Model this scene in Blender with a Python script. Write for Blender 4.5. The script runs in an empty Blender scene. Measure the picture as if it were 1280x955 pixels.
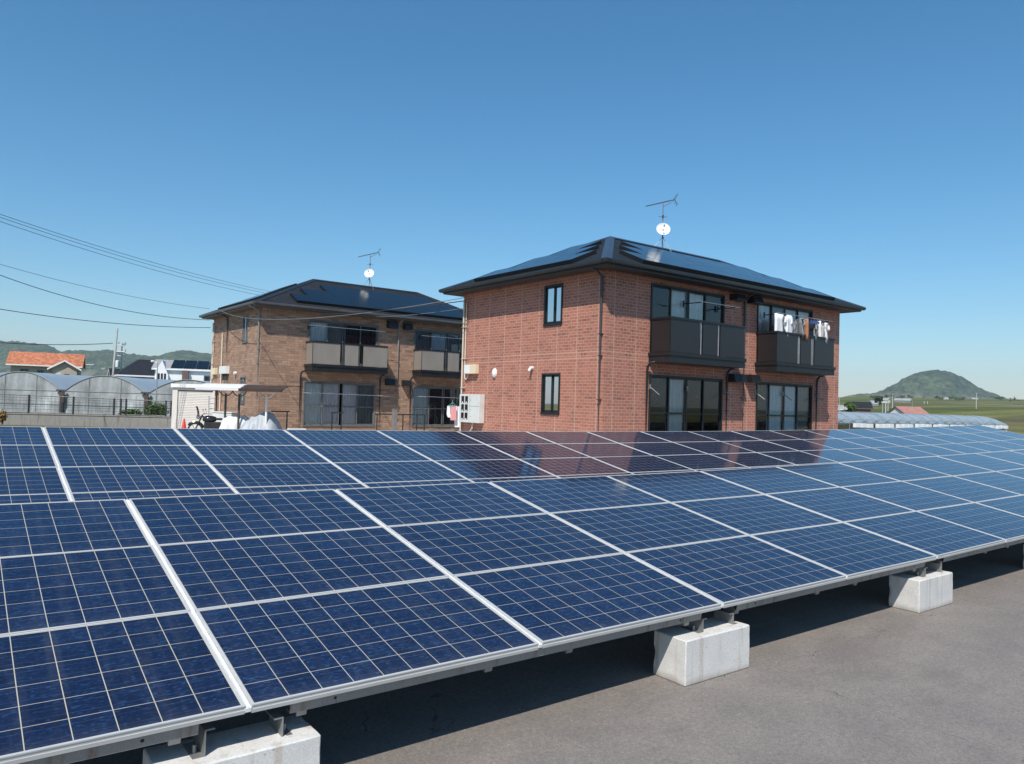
import bpy, bmesh, math, random
from mathutils import Vector, Matrix, noise
random.seed(7)
SC = bpy.context.scene
COL = SC.collection
PI = math.pi

# ------------------------------------------------------------------ camera
CAM = Vector((-1.1229, -3.3422, 1.8673))
RX = Vector((0.79739103, -0.6027403, 0.02952416))
UP = Vector((-0.03974082, -0.00363063, 0.99920343))
FW = Vector((0.60215298, 0.79792916, 0.02684843))
FPX = 939.19
cd = bpy.data.cameras.new('camera'); cam = bpy.data.objects.new('camera', cd); COL.objects.link(cam)
m = Matrix((RX, UP, -FW)).transposed().to_4x4(); m.translation = CAM
cam.matrix_world = m
cd.sensor_fit = 'HORIZONTAL'; cd.sensor_width = 36.0; cd.lens = 36.0 * FPX / 1280.0
cd.clip_start = 0.05; cd.clip_end = 20000
SC.camera = cam

# ------------------------------------------------------------------ sky, sun, exposure
SUN = Vector((-0.501, -0.383, 0.776)).normalized()
ELEV = math.asin(SUN.z)
AZ = math.atan2(SUN.x, SUN.y)
w = bpy.data.worlds.new('World'); SC.world = w; w.use_nodes = True
nt = w.node_tree; nt.nodes.clear()
out = nt.nodes.new('ShaderNodeOutputWorld'); bg = nt.nodes.new('ShaderNodeBackground')
sky = nt.nodes.new('ShaderNodeTexSky'); sky.sky_type = 'NISHITA'; sky.sun_disc = False
sky.sun_elevation = ELEV; sky.sun_rotation = AZ % (2 * PI)
sky.altitude = 0; sky.air_density = 1.2; sky.dust_density = 0.35; sky.ozone_density = 7.5
bg.inputs['Strength'].default_value = 0.117
hs = nt.nodes.new('ShaderNodeHueSaturation'); hs.inputs['Saturation'].default_value = 1.16; hs.inputs['Hue'].default_value = 0.490
nt.links.new(sky.outputs[0], hs.inputs['Color']); nt.links.new(hs.outputs[0], bg.inputs['Color']); nt.links.new(bg.outputs[0], out.inputs['Surface'])
sd = bpy.data.lights.new('sun', 'SUN'); sd.energy = 4.6; sd.angle = math.radians(0.5); sd.color = (1.0, 0.945, 0.87)
so = bpy.data.objects.new('sun', sd); COL.objects.link(so)
so.rotation_euler = SUN.to_track_quat('Z', 'Y').to_euler(); so.location = (-20, -15, 40)
SC.view_settings.view_transform = 'Standard'; SC.view_settings.look = 'None'
SC.view_settings.exposure = 0.15; SC.view_settings.gamma = 1.0; SC.view_settings.use_curve_mapping = False
SC.render.engine = 'CYCLES'
SC.cycles.max_bounces = 8; SC.cycles.transparent_max_bounces = 12

# ------------------------------------------------------------------ helpers: pixel ray of the photograph's survey -> world point at a depth
def at(x, y, D):
    return CAM + (RX * ((x - 640) / FPX) - UP * ((y - 477.5) / FPX) + FW) * D

class MB:
    """collects shapes, builds ONE mesh object"""
    def __init__(s): s.v = []; s.f = []; s.uv = {}; s.mi = []
    def quad(s, a, b, c, d, uv=None):
        n = len(s.v); s.v += [tuple(a), tuple(b), tuple(c), tuple(d)]; s.f.append((n, n+1, n+2, n+3))
        if uv: s.uv[len(s.f)-1] = uv
    def tri(s, a, b, c):
        n = len(s.v); s.v += [tuple(a), tuple(b), tuple(c)]; s.f.append((n, n+1, n+2))
    def poly(s, pts):
        n = len(s.v); s.v += [tuple(p) for p in pts]; s.f.append(tuple(range(n, n+len(pts))))
    def box(s, x0, x1, y0, y1, z0, z1, M=None):
        c = [Vector((x, y, z)) for z in (z0, z1) for y in (y0, y1) for x in (x0, x1)]
        if M is not None: c = [M(q) if callable(M) else M @ q for q in c]
        n = len(s.v); s.v += [tuple(q) for q in c]
        for f in ((0, 2, 3, 1), (4, 5, 7, 6), (0, 1, 5, 4), (2, 6, 7, 3), (0, 4, 6, 2), (1, 3, 7, 5)):
            s.f.append(tuple(n+i for i in f))
        return s
    def tube(s, pts, r, n=8, cap=True, r1=None):
        pts = [Vector(p) for p in pts]; k = len(pts); base = len(s.v); up0 = None
        for i, p in enumerate(pts):
            t = (pts[min(i+1, k-1)] - pts[max(i-1, 0)]).normalized()
            if up0 is None:
                up0 = Vector((0, 0, 1)) if abs(t.z) < 0.9 else Vector((1, 0, 0))
            a = t.cross(up0).normalized(); b = t.cross(a).normalized()
            rr = r if r1 is None else r + (r1 - r) * i / max(1, k-1)
            for j in range(n):
                an = 2*PI*j/n; s.v.append(tuple(p + a*(rr*math.cos(an)) + b*(rr*math.sin(an))))
        for i in range(k-1):
            for j in range(n):
                s.f.append((base+i*n+j, base+i*n+(j+1) % n, base+(i+1)*n+(j+1) % n, base+(i+1)*n+j))
        if cap:
            s.f.append(tuple(base+j for j in range(n))[::-1]); s.f.append(tuple(base+(k-1)*n+j for j in range(n)))
        return s
    def lathe(s, prof, M=None, n=20, cap=False):
        base = len(s.v)
        for (r, z) in prof:
            for j in range(n):
                q = Vector((r*math.cos(2*PI*j/n), r*math.sin(2*PI*j/n), z))
                s.v.append(tuple(M @ q if M is not None else q))
        for i in range(len(prof)-1):
            for j in range(n):
                s.f.append((base+i*n+j, base+i*n+(j+1) % n, base+(i+1)*n+(j+1) % n, base+(i+1)*n+j))
        if cap:
            s.f.append(tuple(base+j for j in range(n))[::-1]); s.f.append(tuple(base+(len(prof)-1)*n+j for j in range(n)))
        return s
    def build(s, name, mat, parent=None, smooth=False, bevel=0, loc=None, recalc=True):
        me = bpy.data.meshes.new(name); me.from_pydata(s.v, [], s.f); me.update()
        if s.uv:
            ul = me.uv_layers.new(name='UVMap')
            for fi, uv in s.uv.items():
                for li, c in zip(me.polygons[fi].loop_indices, uv): ul.data[li].uv = c
        if recalc or bevel:
            bm = bmesh.new(); bm.from_mesh(me)
            if recalc and not s.uv: bmesh.ops.recalc_face_normals(bm, faces=bm.faces)
            if bevel:
                es = [e for e in bm.edges if e.is_manifold and e.calc_face_angle(0) > 0.6]
                bmesh.ops.bevel(bm, geom=es, offset=bevel, segments=2, profile=0.6, affect='EDGES', clamp_overlap=True)
            bm.to_mesh(me); bm.free()
        if smooth:
            for p in me.polygons: p.use_smooth = True
            if smooth != 2:
                me.set_sharp_from_angle(angle=math.radians(40))
        me.materials.append(mat)
        o = bpy.data.objects.new(name, me); COL.objects.link(o)
        if parent is not None: o.parent = parent
        if loc is not None: o.location = loc
        return o

def empty(name, loc=(0, 0, 0), rz=0.0):
    o = bpy.data.objects.new(name, None); COL.objects.link(o); o.location = loc; o.rotation_euler = (0, 0, rz)
    o.empty_display_size = 0.2
    return o
def tag(o, label=None, cat=None, group=None, kind=None):
    if label: o['label'] = label
    if cat: o['category'] = cat
    if group: o['group'] = group
    if kind: o['kind'] = kind
    return o
def copy_tree(o, parent=None):
    c = o.copy(); COL.objects.link(c); c.parent = parent
    for ch in o.children: copy_tree(ch, c)
    return c

# ------------------------------------------------------------------ materials
def lk(nt, a, b): nt.links.new(a, b)
def N(nt, t, **k):
    n = nt.nodes.new(t)
    for a, b in k.items():
        if a in n.inputs.keys() if hasattr(n.inputs, 'keys') else False: n.inputs[a].default_value = b
        else: setattr(n, a, b)
    return n
def MT(nt, op, a, b=None, c=None):
    n = nt.nodes.new('ShaderNodeMath'); n.operation = op
    for i, x in enumerate((a, b, c)):
        if x is None: continue
        if isinstance(x, (int, float)): n.inputs[i].default_value = x
        else: nt.links.new(x, n.inputs[i])
    return n.outputs[0]
def MIX(nt, fac, a, b, blend='MIX'):
    n = nt.nodes.new('ShaderNodeMix'); n.data_type = 'RGBA'; n.blend_type = blend
    for i, x in ((0, fac), (6, a), (7, b)):
        if isinstance(x, (int, float)): n.inputs[i].default_value = x
        elif isinstance(x, tuple): n.inputs[i].default_value = (*x, 1) if len(x) == 3 else x
        else: nt.links.new(x, n.inputs[i])
    return n.outputs[2]
def RAMP(nt, fac, stops):
    n = nt.nodes.new('ShaderNodeValToRGB'); cr = n.color_ramp
    while len(cr.elements) < len(stops): cr.elements.new(0.5)
    for e, (p, c) in zip(cr.elements, stops):
        e.position = p; e.color = (*c, 1) if isinstance(c, tuple) else (c, c, c, 1)
    nt.links.new(fac, n.inputs[0]); return n.outputs[0]
def NOISE(nt, vec, scale, detail=4, rough=0.55):
    n = nt.nodes.new('ShaderNodeTexNoise'); n.inputs['Scale'].default_value = scale
    n.inputs['Detail'].default_value = detail; n.inputs['Roughness'].default_value = rough
    if vec is not None: nt.links.new(vec, n.inputs['Vector'])
    return n.outputs[0]
def SCALE(nt, vec, s):
    n = nt.nodes.new('ShaderNodeMapping'); n.inputs['Scale'].default_value = s
    nt.links.new(vec, n.inputs['Vector']); return n.outputs[0]
def newmat(name):
    m = bpy.data.materials.new(name); m.use_nodes = True; nt = m.node_tree
    p = nt.nodes['Principled BSDF']; tc = nt.nodes.new('ShaderNodeTexCoord')
    return m, nt, p, tc
def BUMP(nt, p, h, strength=0.3, dist=0.01):
    b = nt.nodes.new('ShaderNodeBump'); b.inputs['Strength'].default_value = strength; b.inputs['Distance'].default_value = dist
    nt.links.new(h, b.inputs['Height']); nt.links.new(b.outputs[0], p.inputs['Normal'])
def simple(name, col, rough=0.6, metal=0.0, var=0.18, scale=6.0, bump=0.0, stretch=None, spec=None, coat=0.0):
    m, nt, p, tc = newmat(name)
    v = tc.outputs['Object']
    if stretch: v = SCALE(nt, v, stretch)
    n1 = NOISE(nt, v, scale, 5); n2 = NOISE(nt, v, scale*0.17, 3)
    f = MT(nt, 'MULTIPLY_ADD', n1, 0.5, MT(nt, 'MULTIPLY', n2, 0.5))
    lo = tuple(max(0, c*(1-var*1.6)) for c in col); hi = tuple(min(1, c*(1+var*1.2)) for c in col)
    lk(nt, RAMP(nt, f, [(0.3, lo), (0.5, col), (0.7, hi)]), p.inputs['Base Color'])
    p.inputs['Roughness'].default_value = rough; p.inputs['Metallic'].default_value = metal
    if spec is not None: p.inputs['Specular IOR Level'].default_value = spec
    if coat: p.inputs['Coat Weight'].default_value = coat; p.inputs['Coat Roughness'].default_value = 0.1
    rr = MT(nt, 'MULTIPLY_ADD', n1, 0.25, rough-0.12); lk(nt, rr, p.inputs['Roughness'])
    if bump: BUMP(nt, p, n1, bump, 0.01)
    return m

def mat_glass(name, tint=(1, 1, 1), base=0.9):
    m = bpy.data.materials.new(name); m.use_nodes = True; nt = m.node_tree; nt.nodes.clear()
    o = nt.nodes.new('ShaderNodeOutputMaterial'); mx = nt.nodes.new('ShaderNodeMixShader')
    t = nt.nodes.new('ShaderNodeBsdfTransparent'); g = nt.nodes.new('ShaderNodeBsdfGlossy'); fr = nt.nodes.new('ShaderNodeFresnel')
    fr.inputs[0].default_value = 1.55; g.inputs['Roughness'].default_value = 0.01
    t.inputs[0].default_value = (tint[0]*base, tint[1]*base, tint[2]*base, 1)
    f = MT(nt, 'MULTIPLY_ADD', fr.outputs[0], 1.5, 0.02)
    lk(nt, f, mx.inputs[0]); lk(nt, t.outputs[0], mx.inputs[1]); lk(nt, g.outputs[0], mx.inputs[2]); lk(nt, mx.outputs[0], o.inputs[0])
    return m

def mat_pv():
    m, nt, p, tc = newmat('polycrystalline_cells')
    oi = nt.nodes.new('ShaderNodeObjectInfo')
    sp = nt.nodes.new('ShaderNodeSeparateXYZ'); lk(nt, tc.outputs['Object'], sp.inputs[0])
    cx = MT(nt, 'DIVIDE', MT(nt, 'SUBTRACT', sp.outputs[0], 0.0135), 0.1605)
    cy = MT(nt, 'DIVIDE', MT(nt, 'SUBTRACT', sp.outputs[1], 0.0130), 0.1590)
    def line(c, half):
        fr = MT(nt, 'FRACT', c)
        return MT(nt, 'GREATER_THAN', MT(nt, 'ABSOLUTE', MT(nt, 'SUBTRACT', fr, 0.5)), 0.5-half)
    gl = MT(nt, 'MAXIMUM', line(cx, 0.0125), line(cy, 0.0100))
    bx = MT(nt, 'FRACT', MT(nt, 'MULTIPLY_ADD', cy, 2.0, 0.0))
    bus = MT(nt, 'LESS_THAN', MT(nt, 'ABSOLUTE', MT(nt, 'SUBTRACT', bx, 0.5)), 0.011)
    out1 = MT(nt, 'MAXIMUM', MT(nt, 'LESS_THAN', cx, 0.0), MT(nt, 'GREATER_THAN', cx, 10.0))
    out2 = MT(nt, 'MAXIMUM', MT(nt, 'LESS_THAN', cy, 0.0), MT(nt, 'GREATER_THAN', cy, 6.0))
    gl = MT(nt, 'MAXIMUM', gl, MT(nt, 'MAXIMUM', out1, out2))
    cb = nt.nodes.new('ShaderNodeCombineXYZ')
    lk(nt, MT(nt, 'FLOOR', cx), cb.inputs[0]); lk(nt, MT(nt, 'FLOOR', cy), cb.inputs[1]); lk(nt, MT(nt, 'MULTIPLY', oi.outputs['Random'], 91.0), cb.inputs[2])
    wn = nt.nodes.new('ShaderNodeTexWhiteNoise'); wn.noise_dimensions = '3D'; lk(nt, cb.outputs[0], wn.inputs[0])
    addv = nt.nodes.new('ShaderNodeVectorMath'); addv.operation = 'ADD'
    lk(nt, tc.outputs['Object'], addv.inputs[0]); lk(nt, cb.outputs[0], addv.inputs[1])
    vo = nt.nodes.new('ShaderNodeTexVoronoi'); vo.inputs['Scale'].default_value = 55; lk(nt, SCALE(nt, addv.outputs[0], (1, 1.7, 1)), vo.inputs['Vector'])
    sv = nt.nodes.new('ShaderNodeSeparateXYZ'); lk(nt, vo.outputs['Color'], sv.inputs[0])
    cry = RAMP(nt, sv.outputs[0], [(0.0, (0.0055, 0.0125, 0.040)), (0.55, (0.0072, 0.0168, 0.054)), (0.88, (0.010, 0.024, 0.070)), (1.0, (0.016, 0.045, 0.105))])
    cell = MIX(nt, 1.0, cry, RAMP(nt, wn.outputs[0], [(0, (0.82, 0.84, 0.87)), (1, (1.15, 1.15, 1.12))]), 'MULTIPLY')
    cell = MIX(nt, MT(nt, 'MULTIPLY', bus, 0.22), cell, (0.22, 0.24, 0.27))
    vadd = nt.nodes.new('ShaderNodeVectorMath'); vadd.operation = 'ADD'
    cr_ = nt.nodes.new('ShaderNodeCombineXYZ'); lk(nt, MT(nt, 'MULTIPLY', oi.outputs['Random'], 57.0), cr_.inputs[2])
    lk(nt, tc.outputs['Object'], vadd.inputs[0]); lk(nt, cr_.outputs[0], vadd.inputs[1]); dv = vadd.outputs[0]
    dirt = NOISE(nt, dv, 3.5, 6)
    cell = MIX(nt, 1.0, cell, RAMP(nt, oi.outputs['Random'], [(0, (0.86, 0.88, 0.90)), (1, (1.12, 1.10, 1.06))]), 'MULTIPLY')
    col = MIX(nt, gl, cell, (0.47, 0.43, 0.335))
    # settled dust: thin everywhere, a band along the lower frame, run marks and a few droppings
    low = RAMP(nt, sp.outputs[1], [(0.012, 1.0), (0.05, 0.25), (0.12, 0.0)])
    runs = RAMP(nt, NOISE(nt, SCALE(nt, dv, (9, 0.5, 1)), 1.6, 4, 0.6), [(0.5, 0.0), (0.75, 0.05)])
    film = MT(nt, 'ADD', MT(nt, 'MULTIPLY', MT(nt, 'SUBTRACT', dirt, 0.3), 0.035), MT(nt, 'ADD', MT(nt, 'MULTIPLY', low, 0.07), runs))
    col = MIX(nt, film, col, (0.30, 0.29, 0.26))
    vd = nt.nodes.new('ShaderNodeTexVoronoi'); vd.inputs['Scale'].default_value = 2.3; lk(nt, dv, vd.inputs['Vector'])
    vs_ = nt.nodes.new('ShaderNodeSeparateXYZ'); lk(nt, vd.outputs['Color'], vs_.inputs[0])
    drop = MT(nt, 'MULTIPLY', MT(nt, 'LESS_THAN', MT(nt, 'MULTIPLY_ADD', dirt, 0.03, vd.outputs['Distance']), 0.042), MT(nt, 'GREATER_THAN', vs_.outputs[0], 0.9))
    col = MIX(nt, MT(nt, 'MULTIPLY', drop, 0.65), col, (0.5, 0.5, 0.46))
    lk(nt, col, p.inputs['Base Color'])
    p.inputs['IOR'].default_value = 1.31
    lk(nt, MT(nt, 'MULTIPLY_ADD', dirt, 0.06, 0.055), p.inputs['Roughness'])
    return m

def mat_brick(name, c1, c2, c3, mortar, bw, rh, ms, joint=None, jcol=(0.5, 0.4, 0.33), belts=(), off=0.5, rough=0.75, squash=1.0):
    m, nt, p, tc = newmat(name)
    uv = tc.outputs['UV']
    br = nt.nodes.new('ShaderNodeTexBrick'); br.offset = off; br.squash = squash; br.squash_frequency = 2
    br.inputs['Scale'].default_value = 1; br.inputs['Brick Width'].default_value = bw; br.inputs['Row Height'].default_value = rh
    br.inputs['Mortar Size'].default_value = ms; br.inputs['Mortar Smooth'].default_value = 0.15; br.inputs['Bias'].default_value = 0
    br.inputs['Color1'].default_value = (*c1, 1); br.inputs['Color2'].default_value = (*c2, 1); br.inputs['Mortar'].default_value = (*mortar, 1)
    lk(nt, uv, br.inputs['Vector'])
    n = NOISE(nt, SCALE(nt, uv, (1, 2.2, 1)), 9, 3); n2 = NOISE(nt, uv, 0.7, 4); n3 = NOISE(nt, uv, 60, 3)
    sp0 = nt.nodes.new('ShaderNodeSeparateXYZ'); lk(nt, uv, sp0.inputs[0])
    row = MT(nt, 'FLOOR', MT(nt, 'DIVIDE', sp0.outputs[1], rh)); odd = MT(nt, 'FRACT', MT(nt, 'MULTIPLY', row, 0.5))
    colm = MT(nt, 'FLOOR', MT(nt, 'ADD', MT(nt, 'DIVIDE', sp0.outputs[0], bw), odd))
    cb = nt.nodes.new('ShaderNodeCombineXYZ'); lk(nt, colm, cb.inputs[0]); lk(nt, row, cb.inputs[1])
    wn = nt.nodes.new('ShaderNodeTexWhiteNoise'); wn.noise_dimensions = '2D'; lk(nt, cb.outputs[0], wn.inputs[0])
    pick = MT(nt, 'MULTIPLY_ADD', MT(nt, 'SUBTRACT', n, 0.5), 0.8, wn.outputs[0])
    dark = MT(nt, 'MULTIPLY', MT(nt, 'SUBTRACT', 1.0, br.outputs['Fac']), RAMP(nt, pick, [(0.83, 0.0), (0.87, 0.5), (0.98, 0.75)]))
    col = MIX(nt, dark, br.outputs['Color'], c3)
    col = MIX(nt, 1.0, col, RAMP(nt, n2, [(0.3, (0.9, 0.9, 0.9)), (0.7, (1.08, 1.07, 1.06))]), 'MULTIPLY')
    col = MIX(nt, 1.0, col, RAMP(nt, n3, [(0.3, (0.88, 0.88, 0.88)), (0.7, (1.1, 1.1, 1.1))]), 'MULTIPLY')
    h = MT(nt, 'SUBTRACT', 1.0, br.outputs['Fac'])
    sp = nt.nodes.new('ShaderNodeSeparateXYZ'); lk(nt, uv, sp.inputs[0])
    jf = None
    if joint:
        pitch, o0, hw = joint
        fr = MT(nt, 'FRACT', MT(nt, 'DIVIDE', MT(nt, 'SUBTRACT', sp.outputs[0], o0), pitch))
        jf = MT(nt, 'LESS_THAN', MT(nt, 'ABSOLUTE', MT(nt, 'SUBTRACT', fr, 0.5)), hw/pitch)
    for (z, hw) in belts:
        b = MT(nt, 'LESS_THAN', MT(nt, 'ABSOLUTE', MT(nt, 'SUBTRACT', sp.outputs[1], z)), hw)
        jf = b if jf is None else MT(nt, 'MAXIMUM', jf, b)
    if jf is not None: col = MIX(nt, jf, col, jcol)
    lk(nt, col, p.inputs['Base Color']); p.inputs['Roughness'].default_value = rough
    BUMP(nt, p, MT(nt, 'MULTIPLY_ADD', n3, 0.25, h), 0.6, 0.006)
    return m

def mat_rooftile(name, col, rowh=0.28, colw=0.45, var=0.35):
    m, nt, p, tc = newmat(name)
    uv = tc.outputs['UV']
    br = nt.nodes.new('ShaderNodeTexBrick'); br.inputs['Scale'].default_value = 1; br.inputs['Brick Width'].default_value = colw
    br.inputs['Row Height'].default_value = rowh; br.inputs['Mortar Size'].default_value = 0.012; br.inputs['Mortar Smooth'].default_value = 0.4
    br.inputs['Color1'].default_value = (*[c*(1-var*.5) for c in col], 1); br.inputs['Color2'].default_value = (*[c*(1+var*.5) for c in col], 1)
    br.inputs['Mortar'].default_value = (*[c*0.35 for c in col], 1); lk(nt, uv, br.inputs['Vector'])
    n = NOISE(nt, uv, 14, 4)
    lk(nt, MIX(nt, 1.0, br.outputs['Color'], RAMP(nt, n, [(0.3, (0.8, 0.8, 0.8)), (0.7, (1.2, 1.2, 1.2))]), 'MULTIPLY'), p.inputs['Base Color'])
    p.inputs['Roughness'].default_value = 0.7; p.inputs['Specular IOR Level'].default_value = 0.2
    BUMP(nt, p, MT(nt, 'SUBTRACT', 1.0, br.outputs['Fac']), 0.5, 0.01)
    return m

def mat_pavement():
    m, nt, p, tc = newmat('worn_pavement')
    v = tc.outputs['Object']
    big = NOISE(nt, SCALE(nt, v, (0.5, 1.3, 1)), 0.55, 5, 0.6); mid = NOISE(nt, v, 2.6, 5); fine = NOISE(nt, v, 130, 3, 0.7)
    c = RAMP(nt, big, [(0.25, (0.180, 0.161, 0.145)), (0.5, (0.214, 0.191, 0.171)), (0.75, (0.246, 0.217, 0.192))])
    c = MIX(nt, 1.0, c, RAMP(nt, mid, [(0.3, (0.90, 0.90, 0.91)), (0.7, (1.08, 1.07, 1.06))]), 'MULTIPLY')
    grit = NOISE(nt, v, 34, 6, 0.75)
    c = MIX(nt, 1.0, c, RAMP(nt, grit, [(0.32, (0.80, 0.80, 0.80)), (0.5, (1, 1, 1)), (0.68, (1.18, 1.18, 1.17))]), 'MULTIPLY')
    c = MIX(nt, 1.0, c, RAMP(nt, fine, [(0.3, (0.70, 0.70, 0.70)), (0.7, (1.28, 1.28, 1.28))]), 'MULTIPLY')
    stain = RAMP(nt, NOISE(nt, SCALE(nt, v, (0.3, 1.1, 1)), 1.0, 5, 0.62), [(0.56, 0.0), (0.66, 0.22)])
    c = MIX(nt, stain, c, (0.085, 0.075, 0.068))
    vo = nt.nodes.new('ShaderNodeTexVoronoi'); vo.inputs['Scale'].default_value = 9; lk(nt, v, vo.inputs['Vector'])
    c = MIX(nt, MT(nt, 'MULTIPLY', MT(nt, 'LESS_THAN', vo.outputs['Distance'], 0.05), 0.55), c, (0.46, 0.43, 0.38))
    ws = nt.nodes.new('ShaderNodeVectorMath'); ws.operation = 'ADD'
    nz = nt.nodes.new('ShaderNodeTexNoise'); nz.inputs['Scale'].default_value = 1.8; nz.inputs['Detail'].default_value = 5; lk(nt, v, nz.inputs['Vector'])
    sc = nt.nodes.new('ShaderNodeVectorMath'); sc.operation = 'SCALE'; sc.inputs['Scale'].default_value = 0.7; lk(nt, nz.outputs['Color'], sc.inputs[0]); lk(nt, v, ws.inputs[0]); lk(nt, sc.outputs[0], ws.inputs[1])
    vc = nt.nodes.new('ShaderNodeTexVoronoi'); vc.feature = 'DISTANCE_TO_EDGE'; vc.inputs['Scale'].default_value = 0.42; lk(nt, ws.outputs[0], vc.inputs['Vector'])
    crack = MT(nt, 'MULTIPLY', MT(nt, 'LESS_THAN', vc.outputs['Distance'], 0.0016), RAMP(nt, mid, [(0.45, 0.0), (0.6, 0.7)]))
    c = MIX(nt, crack, c, (0.04, 0.036, 0.033))
    lk(nt, c, p.inputs['Base Color']); p.inputs['Roughness'].default_value = 0.85; p.inputs['Specular IOR Level'].default_value = 0.25
    BUMP(nt, p, MT(nt, 'MULTIPLY_ADD', grit, 1.0, fine), 0.35, 0.004)
    return m

def mat_ground():
    m, nt, p, tc = newmat('field_ground')
    v = tc.outputs['Object']
    rot = nt.nodes.new('ShaderNodeMapping'); rot.inputs['Rotation'].default_value = (0, 0, math.radians(-28)); rot.inputs['Scale'].default_value = (0.05, 1, 1); lk(nt, v, rot.inputs['Vector'])
    band = NOISE(nt, rot.outputs[0], 0.016, 2); patch = NOISE(nt, v, 0.035, 6, 0.62); fine = NOISE(nt, v, 1.1, 6, 0.7)
    c = RAMP(nt, band, [(0.38, (0.085, 0.105, 0.026)), (0.45, (0.165, 0.165, 0.052)), (0.5, (0.120, 0.100, 0.050)), (0.55, (0.092, 0.122, 0.028)), (0.62, (0.21, 0.195, 0.075))])
    c = MIX(nt, 1.0, c, RAMP(nt, patch, [(0.3, (0.7, 0.72, 0.7)), (0.7, (1.25, 1.2, 1.15))]), 'MULTIPLY')
    c = MIX(nt, 1.0, c, RAMP(nt, fine, [(0.3, (0.65, 0.65, 0.65)), (0.7, (1.3, 1.3, 1.3))]), 'MULTIPLY')
    lk(nt, c, p.inputs['Base Color']); p.inputs['Roughness'].default_value = 0.95; p.inputs['Specular IOR Level'].default_value = 0.1
    return m

def mat_hill():
    m, nt, p, tc = newmat('forest_hillside')
    v = tc.outputs['Object']
    a = NOISE(nt, v, 0.011, 6, 0.62); b = NOISE(nt, v, 0.06, 6, 0.75); d = NOISE(nt, v, 0.013, 4)
    c = RAMP(nt, a, [(0.3, (0.026, 0.042, 0.018)), (0.5, (0.046, 0.068, 0.027)), (0.7, (0.075, 0.098, 0.038))])
    c = MIX(nt, 1.0, c, RAMP(nt, b, [(0.40, (0.30, 0.36, 0.32)), (0.60, (1.85, 1.7, 1.5))]), 'MULTIPLY')
    sp = nt.nodes.new('ShaderNodeSeparateXYZ'); lk(nt, v, sp.inputs[0])
    low = RAMP(nt, MT(nt, 'DIVIDE', sp.outputs[2], 60.0), [(0.55, 1.0), (0.95, 0.0)])
    bare = MT(nt, 'MULTIPLY', low, RAMP(nt, d, [(0.46, 0.0), (0.54, 0.85)]))
    c = MIX(nt, bare, c, MIX(nt, b, (0.12, 0.10, 0.07), (0.34, 0.29, 0.20)))
    lk(nt, c, p.inputs['Base Color']); p.inputs['Roughness'].default_value = 1.0; p.inputs['Specular IOR Level'].default_value = 0.05
    return m

def mat_concrete(name, col, stain=(0.30, 0.22, 0.15), amt=0.5, rough=0.85, soilamt=0.0):
    m, nt, p, tc = newmat(name)
    oi = nt.nodes.new('ShaderNodeObjectInfo')
    va = nt.nodes.new('ShaderNodeVectorMath'); va.operation = 'ADD'; lk(nt, tc.outputs['Object'], va.inputs[0])
    cb = nt.nodes.new('ShaderNodeCombineXYZ'); lk(nt, MT(nt, 'MULTIPLY', oi.outputs['Random'], 40.0), cb.inputs[0]); lk(nt, cb.outputs[0], va.inputs[1])
    v = va.outputs[0]
    run = NOISE(nt, SCALE(nt, v, (14, 14, 0.9)), 1.0, 4, 0.6); blot = NOISE(nt, v, 5, 6, 0.6); fine = NOISE(nt, v, 90, 3)
    c = MIX(nt, RAMP(nt, blot, [(0.35, 0.0), (0.7, 0.35)]), col, tuple(x*0.72 for x in col))
    c = MIX(nt, MT(nt, 'MULTIPLY', RAMP(nt, run, [(0.54, 0.0), (0.68, 1.0)]), amt), c, stain)
    c = MIX(nt, 1.0, c, RAMP(nt, fine, [(0.3, (0.86, 0.86, 0.86)), (0.7, (1.08, 1.08, 1.08))]), 'MULTIPLY')
    vp = nt.nodes.new('ShaderNodeTexVoronoi'); vp.inputs['Scale'].default_value = 26; lk(nt, v, vp.inputs['Vector'])
    vq = nt.nodes.new('ShaderNodeSeparateXYZ'); lk(nt, vp.outputs['Color'], vq.inputs[0])
    pit = MT(nt, 'MULTIPLY', MT(nt, 'LESS_THAN', vp.outputs['Distance'], 0.13), MT(nt, 'GREATER_THAN', vq.outputs[0], 0.72))
    c = MIX(nt, MT(nt, 'MULTIPLY', pit, 0.6), c, tuple(x*0.35 for x in col))
    spz = nt.nodes.new('ShaderNodeSeparateXYZ'); lk(nt, tc.outputs['Object'], spz.inputs[0])
    soil = MT(nt, 'MULTIPLY', RAMP(nt, MT(nt, 'MULTIPLY_ADD', blot, 0.10, spz.outputs[2]), [(0.045, 1.0), (0.10, 0.0)]), soilamt)
    c = MIX(nt, soil, c, (0.26, 0.215, 0.17))
    lk(nt, c, p.inputs['Base Color']); p.inputs['Roughness'].default_value = rough
    BUMP(nt, p, MT(nt, 'MULTIPLY_ADD', fine, 0.4, blot), 0.35, 0.006)
    return m

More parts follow.
